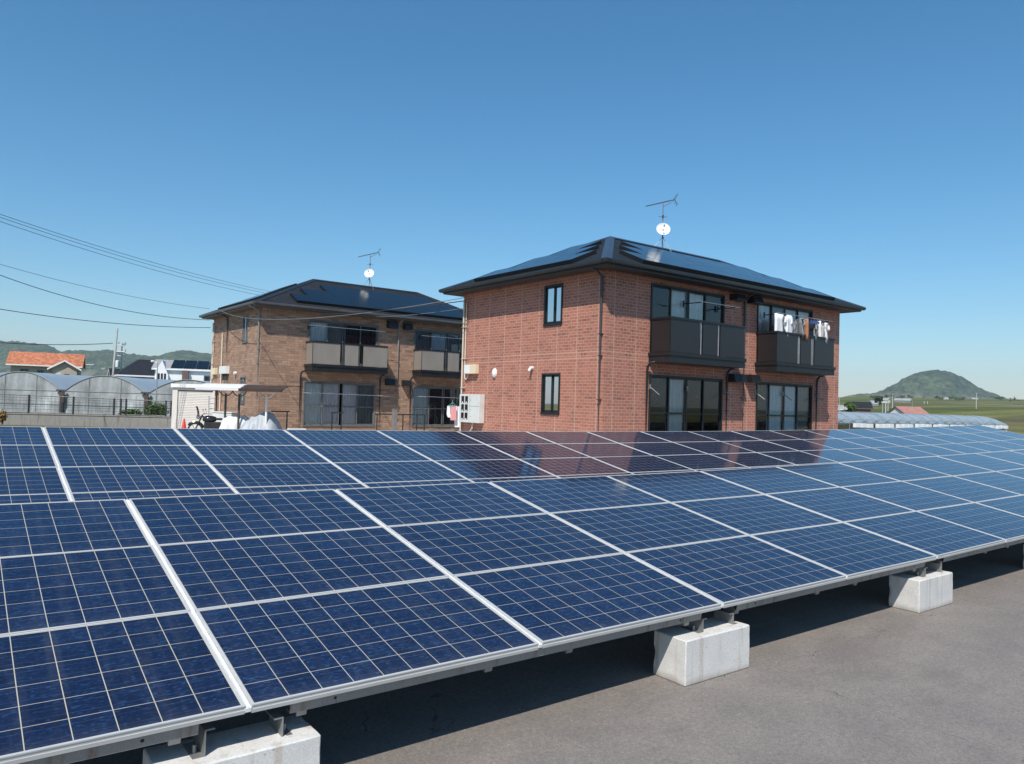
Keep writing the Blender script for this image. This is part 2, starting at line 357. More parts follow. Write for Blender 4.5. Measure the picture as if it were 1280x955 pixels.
def mat_film(name, col, alpha, rough=0.28, rib=0.0):
    m, nt, p, tc = newmat(name)
    v = tc.outputs['Object']
    a = NOISE(nt, SCALE(nt, v, (1, 1, 0.5)), 0.8, 5, 0.6); b = NOISE(nt, SCALE(nt, v, (3, 3, 0.4)), 1.6, 4)
    kk = 1.0-rib
    c = RAMP(nt, a, [(0.3, tuple(x*(1-.38*kk) for x in col)), (0.52, col), (0.7, tuple(min(1, x*(1+.45*kk)) for x in col))])
    c = MIX(nt, RAMP(nt, b, [(0.55, 0.0), (0.72, 0.45*kk)]), c, (0.22, 0.20, 0.165))
    lk(nt, c, p.inputs['Base Color'])
    al = MT(nt, 'MULTIPLY_ADD', MT(nt, 'SUBTRACT', a, 0.5), 0.5*kk, alpha); lk(nt, al, p.inputs['Alpha'])
    lk(nt, MT(nt, 'MULTIPLY_ADD', b, 0.3, rough-0.1), p.inputs['Roughness']); p.inputs['Specular IOR Level'].default_value = 0.4
    return m

def mat_curtain(name, col):
    m, nt, p, tc = newmat(name)
    n = NOISE(nt, SCALE(nt, tc.outputs['Object'], (18, 18, 0.4)), 1.0, 3)
    lk(nt, RAMP(nt, n, [(0.3, tuple(c*0.86 for c in col)), (0.7, col)]), p.inputs['Base Color']); p.inputs['Roughness'].default_value = 0.9
    p.inputs['Transmission Weight'].default_value = 0.0
    return m

def mat_leaf(name, col):
    m, nt, p, tc = newmat(name)
    n = NOISE(nt, tc.outputs['Object'], 2.2, 3); n2 = NOISE(nt, tc.outputs['Object'], 23, 2)
    c = RAMP(nt, n, [(0.3, tuple(x*0.55 for x in col)), (0.5, col), (0.72, tuple(x*1.6 for x in col))])
    lk(nt, MIX(nt, 1.0, c, RAMP(nt, n2, [(0.3, (0.7, 0.7, 0.7)), (0.7, (1.3, 1.3, 1.3))]), 'MULTIPLY'), p.inputs['Base Color'])
    p.inputs['Roughness'].default_value = 0.6
    return m

M_ALU = simple('aluminium_frame', (0.55, 0.55, 0.535), 0.45, 0.15, 0.10, 9, stretch=(0.4, 4, 4))
M_RAIL = simple('aluminium_rail', (0.86, 0.86, 0.85), 0.40, 0.15, 0.12, 12, stretch=(6, 0.4, 1))
M_PV = mat_pv()
M_GALV = simple('galvanised_steel', (0.30, 0.30, 0.29), 0.5, 0.55, 0.3, 7)
M_BEAM = mat_concrete('rust_streaked_galvanised_beam', (0.30, 0.285, 0.26), (0.19, 0.11, 0.065), 0.9, 0.6)
M_DARKST = simple('dark_steel', (0.035, 0.036, 0.038), 0.5, 0.4, 0.3, 8)
M_BLOCK = mat_concrete('pale_cast_concrete', (0.66, 0.645, 0.61), (0.42, 0.35, 0.27), 0.55, 0.85, 0.7)
M_BACKSHEET = simple('white_backsheet', (0.5, 0.5, 0.5), 0.7)
M_BOUNCE_ROAD = mat_concrete('pale_bounce_and_road_concrete', (0.50, 0.48, 0.44), (0.36, 0.33, 0.29), 0.4)  # kept pale to bounce light at the houses; also surfaces the farm road
M_PAVE = mat_pavement(); M_GROUND = mat_ground(); M_HILL = mat_hill()
M_BRICK = mat_brick('red_brick_siding', (0.45, 0.180, 0.122), (0.365, 0.142, 0.098), (0.215, 0.088, 0.068), (0.52, 0.305, 0.22), 0.2175, 0.0875, 0.0085,
                    joint=(0.87, 0.505, 0.011), jcol=(0.54, 0.355, 0.275), belts=((3.17, 0.007), (3.345, 0.007)))
M_TAN = mat_brick('tan_stone_siding', (0.43, 0.268, 0.178), (0.29, 0.178, 0.120), (0.185, 0.115, 0.083), (0.21, 0.134, 0.094), 0.36, 0.105, 0.006,
                  joint=(0.92, 0.3, 0.008), jcol=(0.24, 0.16, 0.115), belts=((3.0, 0.012), (3.12, 0.012)))
M_SLATE = mat_rooftile('dark_slate_roof', (0.017, 0.021, 0.027))
M_SLATE2 = mat_rooftile('brown_grey_slate_roof', (0.021, 0.024, 0.030))
M_ROOFPV = simple('black_glass_module', (0.004, 0.0055, 0.008), 0.14, 0, 0.2, 3, spec=0.30)
M_ROOFEDGE = simple('black_module_edge', (0.004, 0.004, 0.005), 0.6)
M_HIPCAP = simple('hip_cap_metal', (0.040, 0.050, 0.068), 0.35, 0.2, 0.2)
M_GUTTER = simple('charcoal_gutter', (0.020, 0.024, 0.028), 0.38, 0, 0.25, 3)
M_GUTTER2 = simple('grey_brown_gutter', (0.085, 0.085, 0.088), 0.42, 0, 0.2, 3)
M_SOFFIT = simple('brown_soffit', (0.06, 0.045, 0.038), 0.75)
M_SOFFIT2 = simple('grey_soffit', (0.11, 0.095, 0.085), 0.75)
M_BLACKALU = simple('black_aluminium', (0.012, 0.013, 0.015), 0.42, 0.0, 0.3, 5)
M_GREYALU = simple('grey_aluminium', (0.15, 0.15, 0.145), 0.45, 0.1, 0.2, 5)
M_GLASS = mat_glass('window_glass', (0.92, 0.97, 0.98), 0.97)
M_SMOKE = simple('smoked_panel', (0.018, 0.017, 0.019), 0.32, 0, 0.05, 2)
M_BEIGEP = simple('beige_panel', (0.25, 0.225, 0.195), 0.4, 0, 0.10, 3, stretch=(1, 1, 0.3))
M_CURT = mat_curtain('white_curtain', (0.90, 0.91, 0.89))
M_CURTP = mat_curtain('lilac_curtain', (0.88, 0.82, 0.84))
M_CURTB = mat_curtain('blue_white_curtain', (0.80, 0.88, 0.92))
M_BLIND = mat_curtain('grey_blind', (0.80, 0.80, 0.78))
M_INT = simple('painted_dark_interior', (0.02, 0.02, 0.022), 0.9)  # near-black colour stands in for the shade inside unlit rooms
M_BEIGE = simple('beige_conduit', (0.62, 0.54, 0.44), 0.5, 0, 0.1)
M_WHITEP = simple('white_plastic', (0.78, 0.78, 0.75), 0.4, 0, 0.05, 3)
M_CREAM = simple('cream_plastic', (0.72, 0.62, 0.43), 0.45, 0, 0.08, 3)
M_GREYBOX = simple('pale_grey_metal_box', (0.66, 0.66, 0.62), 0.45, 0, 0.06, 3)
M_BLACKGL = simple('black_window', (0.01, 0.01, 0.012), 0.15)
M_PIPEG = simple('dark_downpipe', (0.05, 0.05, 0.052), 0.42, 0, 0.2, 4)
M_PIPET = simple('grey_brown_downpipe', (0.22, 0.20, 0.19), 0.45, 0, 0.15, 4)
M_DISH = simple('white_dish', (0.86, 0.86, 0.85), 0.5, 0, 0.03, 2)
M_MAST = simple('mast_metal', (0.42, 0.43, 0.44), 0.4, 0.5, 0.2)
M_WIRE = simple('black_cable', (0.02, 0.022, 0.026), 0.6)
M_WIREG = simple('grey_cable', (0.16, 0.17, 0.18), 0.5)
M_POLE = simple('pole_concrete', (0.46, 0.47, 0.46), 0.8, 0, 0.12, 2)
M_WALLC = mat_concrete('old_retaining_concrete', (0.27, 0.255, 0.235), (0.12, 0.11, 0.10), 0.7)
M_FENCE = simple('black_fence_paint', (0.018, 0.019, 0.022), 0.45)
M_FILM = mat_film('polytunnel_end_film', (0.44, 0.465, 0.47), 0.72)
M_FILMR = mat_film('polytunnel_roof_film', (0.27, 0.335, 0.38), 0.985, 0.45, 0.8)
M_GALVG = simple('tunnel_hoop_steel', (0.24, 0.25, 0.255), 0.6, 0.1, 0.15)
M_TERRA = mat_rooftile('orange_clay_tiles', (0.47, 0.175, 0.092), 0.35, 0.3, 0.5)
M_PINKT = mat_rooftile('faded_red_tiles', (0.40, 0.20, 0.165), 0.35, 0.4, 0.2)
M_STUCCO = simple('cream_stucco', (0.42, 0.36, 0.29), 0.85, 0, 0.12, 2)
M_WHITEW = simple('white_render', (0.74, 0.73, 0.70), 0.8, 0, 0.06, 1.5)
M_TRIMW = simple('white_trim', (0.78, 0.77, 0.74), 0.6, 0, 0.06, 2)
M_BROWNW = simple('brown_cladding', (0.13, 0.085, 0.07), 0.8, 0, 0.2, 2)
M_GREYW = simple('grey_render', (0.30, 0.30, 0.30), 0.85, 0, 0.12, 2)
M_SHUT = simple('ivory_steel_shutter', (0.62, 0.585, 0.535), 0.5, 0, 0.06, 2)
M_SHUTF = simple('ivory_steel_frame', (0.66, 0.62, 0.565), 0.5, 0, 0.06, 2)
M_TARPW = simple('white_cover_sheet', (0.62, 0.62, 0.61), 0.55, 0, 0.06, 4)
M_TARPG = simple('grey_cover_sheet', (0.40, 0.43, 0.46), 0.55, 0, 0.12, 4)
M_CANW = simple('white_canopy', (0.66, 0.66, 0.64), 0.4, 0, 0.05, 2)
M_CANB = simple('smoked_brown_canopy', (0.060, 0.044, 0.036), 0.85, 0, 0.2, 3, spec=0.1)
M_POSTD = simple('dark_bronze_post', (0.075, 0.068, 0.062), 0.45, 0.2, 0.2)
M_RED = simple('red_cone_plastic', (0.62, 0.045, 0.03), 0.45, 0, 0.08)
M_TYRE = simple('tyre_rubber', (0.012, 0.012, 0.012), 0.8)
M_BIKE = simple('black_bike_paint', (0.012, 0.013, 0.014), 0.22, 0, 0.2, coat=0.5)
M_CHROME = simple('chrome', (0.7, 0.7, 0.7), 0.15, 1.0, 0.05)
M_CLOTHW = simple('white_cotton', (0.80, 0.80, 0.80), 0.9, 0, 0.05, 5)
M_CLOTHG = simple('grey_cotton', (0.24, 0.25, 0.26), 0.9, 0, 0.15, 5)
M_CLOTHN = simple('navy_cotton', (0.02, 0.024, 0.04), 0.9, 0, 0.2, 5)
M_CLOTHB = simple('brown_cotton', (0.36, 0.16, 0.08), 0.9, 0, 0.15, 5)
M_CLOTHO = simple('orange_edge_cotton', (0.62, 0.20, 0.09), 0.9, 0, 0.1, 5)
M_CLOTHR = simple('pink_cotton', (0.70, 0.30, 0.30), 0.9, 0, 0.1, 5)
M_BLUEPL = simple('blue_hanger_plastic', (0.05, 0.13, 0.42), 0.4)
M_TEALPL = simple('pale_teal_plastic', (0.25, 0.48, 0.52), 0.4)
M_LEAF = mat_leaf('green_leaf', (0.07, 0.13, 0.025)); M_LEAFD = mat_leaf('dark_green_leaf', (0.045, 0.075, 0.02)); M_LEAFY = mat_leaf('dry_ochre_leaf', (0.33, 0.20, 0.045))
M_BARK = simple('bark', (0.10, 0.075, 0.055), 0.9, 0, 0.3, 8)
M_FOAM = simple('white_foam', (0.82, 0.82, 0.82), 0.8, 0, 0.04, 4)

# ------------------------------------------------------------------ terrain
def smooth(a, b, x):
    t = max(0.0, min(1.0, (x-a)/(b-a))); return t*t*(3-2*t)
AZ0 = math.atan2(FW.x, FW.y)
def px_az(px): return AZ0 + math.atan((px-640)/FPX)
def ground_h(x, y):
    dx, dy = x-CAM.x, y-CAM.y; D = math.hypot(dx, dy)
    if D < 85: return 0.0
    az = math.atan2(dx, dy)
    s = smooth(px_az(900), px_az(1080), az)*(1-smooth(px_az(2600), px_az(6000), az))
    t = max(0, D-170); r = 0.0262*t*smooth(0, 160, t) if t < 815 else 0.0262*815
    return s*r + (noise.noise((x*0.012, y*0.012, 0))*0.9*smooth(120, 300, D) if s > 0 else 0.0)*s
def ground():
    mb = MB(); na = 180
    rad = [0, 5, 12, 20, 30, 45, 60, 75, 85, 100, 120, 145, 175, 210, 260, 320, 400, 500, 620, 760, 900, 1000, 1300, 1800, 2500, 3400]
    for r in rad[1:]:
        for j in range(na):
            a = 2*PI*j/na; x = CAM.x+r*math.sin(a); y = CAM.y+r*math.cos(a); mb.v.append((x, y, ground_h(x, y)))
    c = len(mb.v); mb.v.append((CAM.x, CAM.y, 0))
    for j in range(na): mb.f.append((c, (j+1) % na, j))
    for i in range(len(rad)-2):
        for j in range(na): mb.f.append((i*na+j, i*na+(j+1) % na, (i+1)*na+(j+1) % na, (i+1)*na+j))
    tag(mb.build('ground', M_GROUND, smooth=2), kind='structure')
ground()
mb = MB(); mb.box(-30, 44, -25, 37.5, -0.05, 0.005)
tag(mb.build('pavement', M_PAVE), kind='structure')
mb = MB(); mb.box(10.5, 29.0, 8.9, 11.49, -0.04, 0.013); mb.box(10.5, 13.19, 11.492, 21.0, -0.04, 0.013); mb.box(5.5, 24.0, 22.5, 28.26, -0.04, 0.013); mb.box(6.5, 9.41, 28.262, 37.0, -0.04, 0.013)
tag(mb.build('unseen_path', M_BOUNCE_ROAD), kind='structure')  # added slabs, out of view, bouncing light up onto soffits, balconies and curtains

def hill(name, sky, D0, R, seed, nrad=34, step=2.2, amp=5.0, bump=1.0):
    mb = MB(); px0, px1 = sky[0][0], sky[-1][0]; n = int((px1-px0)/step)
    def H(px):
        for (a, ya), (b, yb) in zip(sky, sky[1:]):
            if a <= px <= b: return ya+(yb-ya)*(px-a)/(b-a)
        return sky[-1][1]
    for i in range(n+1):
        px = px0+(px1-px0)*i/n; P = at(px, H(px), D0); d = (P-CAM); h0 = P.z
        u = Vector((d.x, d.y, 0)); L = u.length; u.normalize()
        for k in range(nrad+1):
            t = -1+2*k/nrad; r = L+t*R
            prof = max(0.0, math.cos(t*PI/2))**1.25
            q = CAM+u*r
            g = ground_h(q.x, q.y)
            nz = noise.fractal((q.x*0.006, q.y*0.006, seed), 1.0, 2.0, 4)*amp*prof*min(1, abs(t)*4)
            tr = (noise.noise((q.x*0.09, q.y*0.09, seed))*1.6+abs(noise.noise((q.x*0.03, q.y*0.03, seed+5)))*2.6-.8)*min(1, prof*2)*bump
            mb.v.append((q.x, q.y, g-3 + (h0-g+3)*prof + nz + tr))
    for i in range(n):
        for k in range(nrad):
            a = i*(nrad+1)+k; mb.f.append((a, a+nrad+1, a+nrad+2, a+1))
    return tag(mb.build(name, M_HILL, smooth=2), kind='structure')
hill('hills', [(-700, 470), (-400, 446), (-220, 436), (-60, 427), (0, 427), (20, 428), (45, 430), (62, 433), (75, 440), (95, 438), (120, 439), (135, 438), (150, 441), (165, 444), (182, 446),
               (195, 446), (205, 443), (220, 440), (240, 440), (262, 443), (300, 450), (400, 470), (520, 492), (640, 505)], 2200, 700, 3.1, bump=3.2, nrad=90)
hill('hill', [(960, 516), (1000, 507), (1048, 500), (1060, 495), (1076, 493), (1092, 492.5), (1103, 489), (1109, 485), (1122, 479), (1128, 473.5), (1145, 466.5), (1158, 464), (1172, 463),
              (1190, 466), (1204, 473), (1218, 482), (1235, 490), (1250, 496), (1265, 501), (1276, 505), (1300, 509), (1340, 514), (1400, 519)], 2000, 330, 8.7, amp=3.0, step=0.9, bump=2.2, nrad=110)

# ------------------------------------------------------------------ solar tables
U = 1.66; VP = 0.9855; TILT = 0.19095; MW = 1.632; MH = 0.98; FR = 0.010; FD = 0.038
def module_meshes():
    f = MB()
    f.box(0, MW, 0, FR, -FD, 0); f.box(0, MW, MH-FR, MH, -FD, 0)
    f.box(0, FR, FR, MH-FR, -FD, 0); f.box(MW-FR, MW, FR, MH-FR, -FD, 0)
    f.box(0.001, MW-.001, -.0035, -.0001, -FD, -.021); f.box(0.001, MW-.001, -.0022, -.0001, -.0065, -.0005)
    fo = f.build('solar_module', M_ALU)
    g = MB(); g.box(FR, MW-FR, FR, MH-FR, -0.010, -0.003)
    go = g.build('cell_glass', M_PV)
    return fo, go
mod_f, mod_g = module_meshes()
def seam_mesh(rows):
    s = MB(); L = rows*VP-(VP-MH)
    s.box(-0.0135, 0.0135, -0.004, L, -0.03, -0.011)
    s.box(-0.0045, 0.0045, -0.002, L-0.002, -0.0109, -0.006)
    return s
seam3 = seam_mesh(3).build('seam_rail', M_RAIL); seam4 = seam_mesh(4).build('seam_rail', M_RAIL)
def beam_mesh(L):
    b = MB(); T = 0.004
    b.box(0.2, L-0.2, 0.012, 0.012+T, -0.095, -0.0385)          # web
    b.box(0.2, L-0.2, 0.017, 0.06, -0.0425, -0.0387); b.box(0.2, L-0.2, 0.017, 0.05, -0.095, -0.091)
    return b
beam0 = beam_mesh(2*U).build('edge_beam', M_BEAM)
hole_mb = MB()
for hx in (0.42, 2*U-0.42):
    hole_mb.lathe([(0.0001, 0), (0.008, 0)], Matrix.Translation((hx, 0.0112, -0.066)) @ Matrix.Rotation(PI/2, 4, 'X'), 12)
holes0 = hole_mb.build('bolt_hole', M_ROOFEDGE)
def rack_mesh(rows, zedge):
    r = MB(); L = rows*VP
    for xx in (0.28, U-0.3, U+0.3, 2*U-0.28):
        r.box(xx-0.025, xx+0.025, 0.06, L-0.08, -0.15, -0.0975)
    for yy in (1.5, L-0.3):
        r.box(0.05, 2*U-0.05, yy-0.03, yy+0.03, -0.0965, -0.0392)
    return r
protos = [mod_f, mod_g, seam3, seam4, beam0, holes0]
def table(k0, rows, x0, y0, zfun, label, group, front):
    za, zb = zfun(k0*U), zfun((k0+2)*U)
    t = tag(empty('solar_table', (x0+k0*U, y0, 0)), label, 'solar array', group)
    M = Matrix.Translation((0, 0, za)) @ Matrix.Rotation(-math.atan2(zb-za, 2*U), 4, 'Y') @ Matrix.Rotation(TILT, 4, 'X')
    for c in range(2):
        for rrow in range(rows):
            f = mod_f.copy(); COL.objects.link(f); f.parent = t
            jx = random.uniform(-.0015, .0015)
            f.matrix_local = M @ Matrix.Translation((c*U+0.015+jx, rrow*VP, 0)) @ Matrix.Rotation(random.uniform(-.0022, .0022), 4, 'X') @ Matrix.Rotation(random.uniform(-.0018, .0018), 4, 'Y')
            g = mod_g.copy(); COL.objects.link(g); g.parent = f
        s = (seam3 if rows == 3 else seam4).copy(); COL.objects.link(s); s.parent = t; s.matrix_local = M @ Matrix.Translation((c*U, 0, 0))
    b = beam0.copy(); COL.objects.link(b); b.parent = t; b.matrix_local = M
    if front:
        h = holes0.copy(); COL.objects.link(h); h.parent = b
    rk = rack_mesh(rows, za).build('racking', M_GALV, t); rk.matrix_local = M
    lg = MB()
    L = rows*VP*math.cos(TILT); zt = za+rows*VP*math.sin(TILT)
    for xx in (0.30, 2*U-0.30):
        lg.tube([(xx, L-0.3, 0.005), (xx, L-0.3, zt-0.22)], 0.03, 8)
    lg.build('rear_post', M_GALV, t)
    if front:
        for xx in (0.17, 2*U-0.17):                              # Z-shaped steel feet on the concrete blocks
            br = MB(); sgn = 1 if xx < U else -1
            br.box(xx-0.003, xx+0.003, 0.03, 0.20, 0.311, za-0.10)
            br.box(min(xx, xx+sgn*0.05), max(xx, xx+sgn*0.05), 0.031, 0.199, 0.305, 0.3108)
            br.box(min(xx, xx-sgn*0.04), max(xx, xx-sgn*0.04), 0.031, 0.199, za-0.106, za-0.0998)
            br.tube([(xx+sgn*0.028, 0.09, 0.300), (xx+sgn*0.028, 0.09, 0.345)], 0.009, 8)
            br.build('bracket', M_GALV, t)
    return t
zF = lambda u: 0.5-0.00436*u+0.00065*u*u
zB = lambda u: 1.35-0.01258*u+0.00063*u*u - 4*VP*math.sin(TILT)
FL = ['front-row solar table cut off by the left edge, before the first white block', 'front-row solar table spanning from the stained nearest block to the second block',
      'front-row solar table spanning from the second to the third white block', 'front-row solar table spanning from the third to the fourth white block',
      'front-row solar table right of the block at the right edge', 'front-row solar table next after the one beyond the right-edge block', 'front-row solar table seventh from the left, at the right edge',
      'front-row solar table last on the right, beyond the photo edge']
for i, k in enumerate(range(-2, 14, 2)):
    if i < 7: table(k, 3, 0, 0, zF, FL[i], 'front row solar tables', True)
BL = ['back-row solar table cut off at the left edge, below the fence', 'back-row solar table in front of the concrete wall and the red cone', 'back-row solar table in front of the covered bikes and tan corner',
      'back-row solar table in front of the tan house windows', 'back-row solar table between the two houses, catching the first brick reflection', 'back-row solar table in front of the left corner of the red house',
      'back-row solar table mirroring the lower left sliding window of the red house', 'back-row solar table mirroring the lower right sliding window of the red house', 'back-row solar table beginning just right of the red house', 'back-row solar table at the far right end']
for i, k in enumerate(range(-2, 18, 2)):
    table(k, 4, -0.05, 8.575-4*VP*math.cos(TILT), zB, BL[i], 'back row solar tables', False)
for o in protos: bpy.data.objects.remove(o)

# concrete foundation blocks
def block():
    bm = bmesh.new(); bmesh.ops.create_cube(bm, size=1)
    for v in bm.verts: v.co = Vector((v.co.x*0.70, v.co.y*0.29, (v.co.z+0.5)*0.305))
    bmesh.ops.bevel(bm, geom=list(bm.edges), offset=0.007, segments=1, profile=0.5, affect='EDGES')
    bmesh.ops.subdivide_edges(bm, edges=list(bm.edges), cuts=9, use_grid_fill=True)
    for v in bm.verts:
        n = noise.noise_vector(v.co*9)*0.003+noise.noise_vector(v.co*31)*0.0016
        ed = (abs(v.co.x) > .338)+(abs(v.co.y) > .134)+(v.co.z > .294 or v.co.z < .01)
        if v.co.z < .03: n *= .15
        elif ed >= 2: n -= Vector((v.co.x*.9, v.co.y*2, (v.co.z-.15)*2)).normalized()*0.014*max(0, noise.noise(v.co*13+Vector((3, 1, 7)))-.05)
        v.co += n
    me = bpy.data.meshes.new('concrete_block'); bm.to_mesh(me); bm.free()
    for p in me.polygons: p.use_smooth = True
    me.set_sharp_from_angle(angle=math.radians(35)); me.materials.append(M_BLOCK); return me
bme = block()
BK = ['stained white concrete block at the lower left, cut by the bottom edge', 'clean white concrete block under the table joint, bottom centre right', 'smaller looking white concrete block further right with rusty edges', 'white concrete block in shade at the right edge of the photo']
for i, k in enumerate((0, 2, 4, 6)):
    o = bpy.data.objects.new('concrete_block', bme); COL.objects.link(o); o.location = ((3.24, 0.105, 0.004) if k == 2 else (k*U-0.08+(0.02 if k == 4 else 0)+(.06 if k == 0 else 0), 0.105+0.015*(k == 4), 0.004)); 
    o.rotation_euler = (0, 0, random.uniform(-.01, .01)); tag(o, BK[i], 'concrete block', 'foundation blocks')

# ------------------------------------------------------------------ apartment houses
def wall_side(mb, P, a0, a1, z0, z1, holes, depth=0.13, uo=0.0):
    xs = sorted({a0, a1, *[h[0] for h in holes], *[h[1] for h in holes]}); zs = sorted({z0, z1, *[h[2] for h in holes], *[h[3] for h in holes]})
    for x, x2 in zip(xs, xs[1:]):
        for z, z2 in zip(zs, zs[1:]):
            cx, cz = (x+x2)/2, (z+z2)/2
            if any(h[0] < cx < h[1] and h[2] < cz < h[3] for h in holes): continue
            mb.quad(P(x, 0, z), P(x2, 0, z), P(x2, 0, z2), P(x, 0, z2), uv=[(x+uo, z), (x2+uo, z), (x2+uo, z2), (x+uo, z2)])
    for (h0, h1, hz0, hz1) in holes:
        for (A, B) in (((h0, hz0), (h0, hz1)), ((h0, hz1), (h1, hz1)), ((h1, hz1), (h1, hz0)), ((h1, hz0), (h0, hz0))):
            mb.quad(P(A[0], 0, A[1]), P(B[0], 0, B[1]), P(B[0], -depth, B[1]), P(A[0], -depth, A[1]), uv=[(A[0]+uo, A[1]), (B[0]+uo, B[1]), (B[0]+uo, B[1]+.05), (A[0]+uo, A[1]+.05)])
def pbox(mb, P, a0, a1, n0, n1, z0, z1): mb.box(a0, a1, n0, n1, z0, z1, M=lambda q: P(q.x, q.y, q.z))
def curtain_or_dark(P, a0, a1, z0, z1, n, mat, parent, waves=7):
    mb = MB(); k = max(12, int((a1-a0)*waves*8)); ph = random.random()*6
    for i in range(k+1):
        t = i/k; a = a0+(a1-a0)*t; d = n+0.018*math.sin(ph+(a1-a0)*waves*2*PI*t)+0.008*math.sin(ph*2+31*t)
        mb.v += [tuple(P(a, d, z0)), tuple(P(a, d, z1))]
    for i in range(k): mb.f.append((2*i, 2*i+2, 2*i+3, 2*i+1))
    return mb.build('curtain_or_dark', mat, parent, smooth=2, recalc=False)
def window(P, a0, a1, z0, z1, house, matf, panes, mid=None, name='window', fw=0.055):
    """panes: list of (start, end, kind); kind in curtain materials or None"""
    f = MB(); D0, D1 = -0.10, 0.03
    pbox(f, P, a0+.002, a1-.002, D0, D1, z1-fw, z1-.002); pbox(f, P, a0+.002, a1-.002, D0, D1+.015, z0+.002, z0+fw)
    pbox(f, P, a0+.002, a0+fw, D0, D1-.002, z0+fw, z1-fw); pbox(f, P, a1-fw, a1-.002, D0, D1-.002, z0+fw, z1-fw)
    g = MB()
    W = (a1-a0-2*fw)
    for i, (s, e, kind) in enumerate(panes):
        p0, p1 = a0+fw+W*s, a0+fw+W*e; off = -0.02 if i % 2 else -0.055; st = 0.045 if (p1-p0) > .45 else 0.028
        pbox(f, P, p0, p0+st, off-.025, off, z0+fw, z1-fw); pbox(f, P, p1-st, p1, off-.025, off, z0+fw, z1-fw)
        pbox(f, P, p0+st, p1-st, off-.025, off, z1-fw-.05, z1-fw); pbox(f, P, p0+st, p1-st, off-.025, off, z0+fw, z0+fw+.07)
        if mid: pbox(f, P, p0+st, p1-st, off-.025, off+.003, mid-.025, mid+.025)
        g.quad(P(p0+st, off-.012, z0+fw+.07), P(p1-st, off-.012, z0+fw+.07), P(p1-st, off-.012, z1-fw-.05), P(p0+st, off-.012, z1-fw-.05))
    fo = f.build(name, matf, house)
    g.build('pane', M_GLASS, fo, recalc=False)
    for (s, e, kind) in panes:
        if kind is not None:
            curtain_or_dark(P, a0+fw+W*s+.02, a0+fw+W*e-.02, z0+fw, z1-fw-.01, -0.125, kind, fo)  # dark-interior kind hangs a near-black sheet in place of a room's shade
    return fo

def roof(E, L, W, s, ridge0, ridge1, ez, house, mslate, mgut, msof, ov):
    """hip roof with gutters; local coords, origin at the near eave corner"""
    c = [Vector((0, 0, ez)), Vector((L, 0, ez)), Vector((L, W, ez)), Vector((0, W, ez))]
    r0 = Vector((ridge0, W/2, ez+W/2*s)); r1 = Vector((ridge1, W/2, ez+W/2*s))
    mb = MB()
    def face(pts, o, ux, uy):
        n = len(mb.v); mb.v += [tuple(p) for p in pts]; mb.f.append(tuple(range(n, n+len(pts))))
        mb.uv[len(mb.f)-1] = [((p-o).dot(ux), (p-o).dot(uy)) for p in pts]
    vy = Vector((0, 1, s)).normalized(); vx = Vector((1, 0, s)).normalized()
    face([c[0], c[1], r1, r0], c[0], Vector((1, 0, 0)), vy)
    face([c[2], c[3], r0, r1], c[2], Vector((-1, 0, 0)), Vector((0, -1, s)).normalized())
    face([c[3], c[0], r0], c[3], Vector((0, -1, 0)), vx)
    face([c[1], c[2], r1], c[1], Vector((0, 1, 0)), Vector((-1, 0, s)).normalized())
    ro = mb.build('roof', mslate, house, recalc=False)
    cap = MB()
    for a, b, wd in ((c[0], r0, 0.15), (r0, r1, 0.11), (c[1], r1, 0.10), (c[3], r0, 0.11), (c[2], r1, 0.11)):
        d = (b-a).normalized(); sd = Vector((d.y, -d.x, 0)).normalized(); upv = sd.cross(d).normalized()
        if upv.z < 0: upv = -upv
        for sg in (-1, 1):
            p = [a+upv*.045, b+upv*.045, b+sd*sg*wd-upv*0.03, a+sd*sg*wd-upv*0.03]
            p[2].z -= 0; cap.quad(*[q+Vector((0, 0, 0.01)) for q in p])
    cap.build('ridge_cap', M_HIPCAP if mslate is M_SLATE else M_GUTTER, ro)
    fa = MB()
    for (a, b, axis) in ((0, L, 'x0'), (0, L, 'x1'), (0, W, 'y0'), (0, W, 'y1')):
        if axis == 'x0': fa.box(0.07, L-.07, 0.07, .10, ez-.13, ez+.02)
        if axis == 'x1': fa.box(0.07, L-.07, W-.10, W-.07, ez-.13, ez+.02)
        if axis == 'y0': fa.box(0.07, .10, 0.101, W-.101, ez-.13, ez+.02)
        if axis == 'y1': fa.box(L-.10, L-.07, 0.101, W-.101, ez-.13, ez+.02)
    fa.build('fascia', mgut, ro)
    g = MB()
    prof = [(-.058, .045), (-.062, .0), (-.05, -.045), (-.015, -.065), (.02, -.065), (.055, -.04), (.062, .03), (.054, .03), (.045, -.03), (.015, -.055), (-.012, -.055), (-.042, -.037), (-.053, 0), (-.05, .045)]
    unseen_path = [(0.01, .01), (L-.01, .01), (L-.01, W-.01), (.01, W-.01)]
    dirs = [(-1, -1), (1, -1), (1, 1), (-1, 1)]
    base = len(g.v); k = len(prof)
    for (x, y), (dx, dy) in zip(unseen_path, dirs):
        for (o, z) in prof: g.v.append((x-dx*(o), y-dy*(o), ez-.01+z))
    for i in range(4):
        for j in range(k):
            g.f.append((i*k+j, i*k+(j+1) % k, ((i+1) % 4)*k+(j+1) % k, ((i+1) % 4)*k+j))
    g.build('gutter', mgut, ro, smooth=True)
    so = MB(); so.box(0.101, L-.101, 0.101, W-.101, ez-.12, ez-.10); so.build('soffit', msof, ro)
    return ro

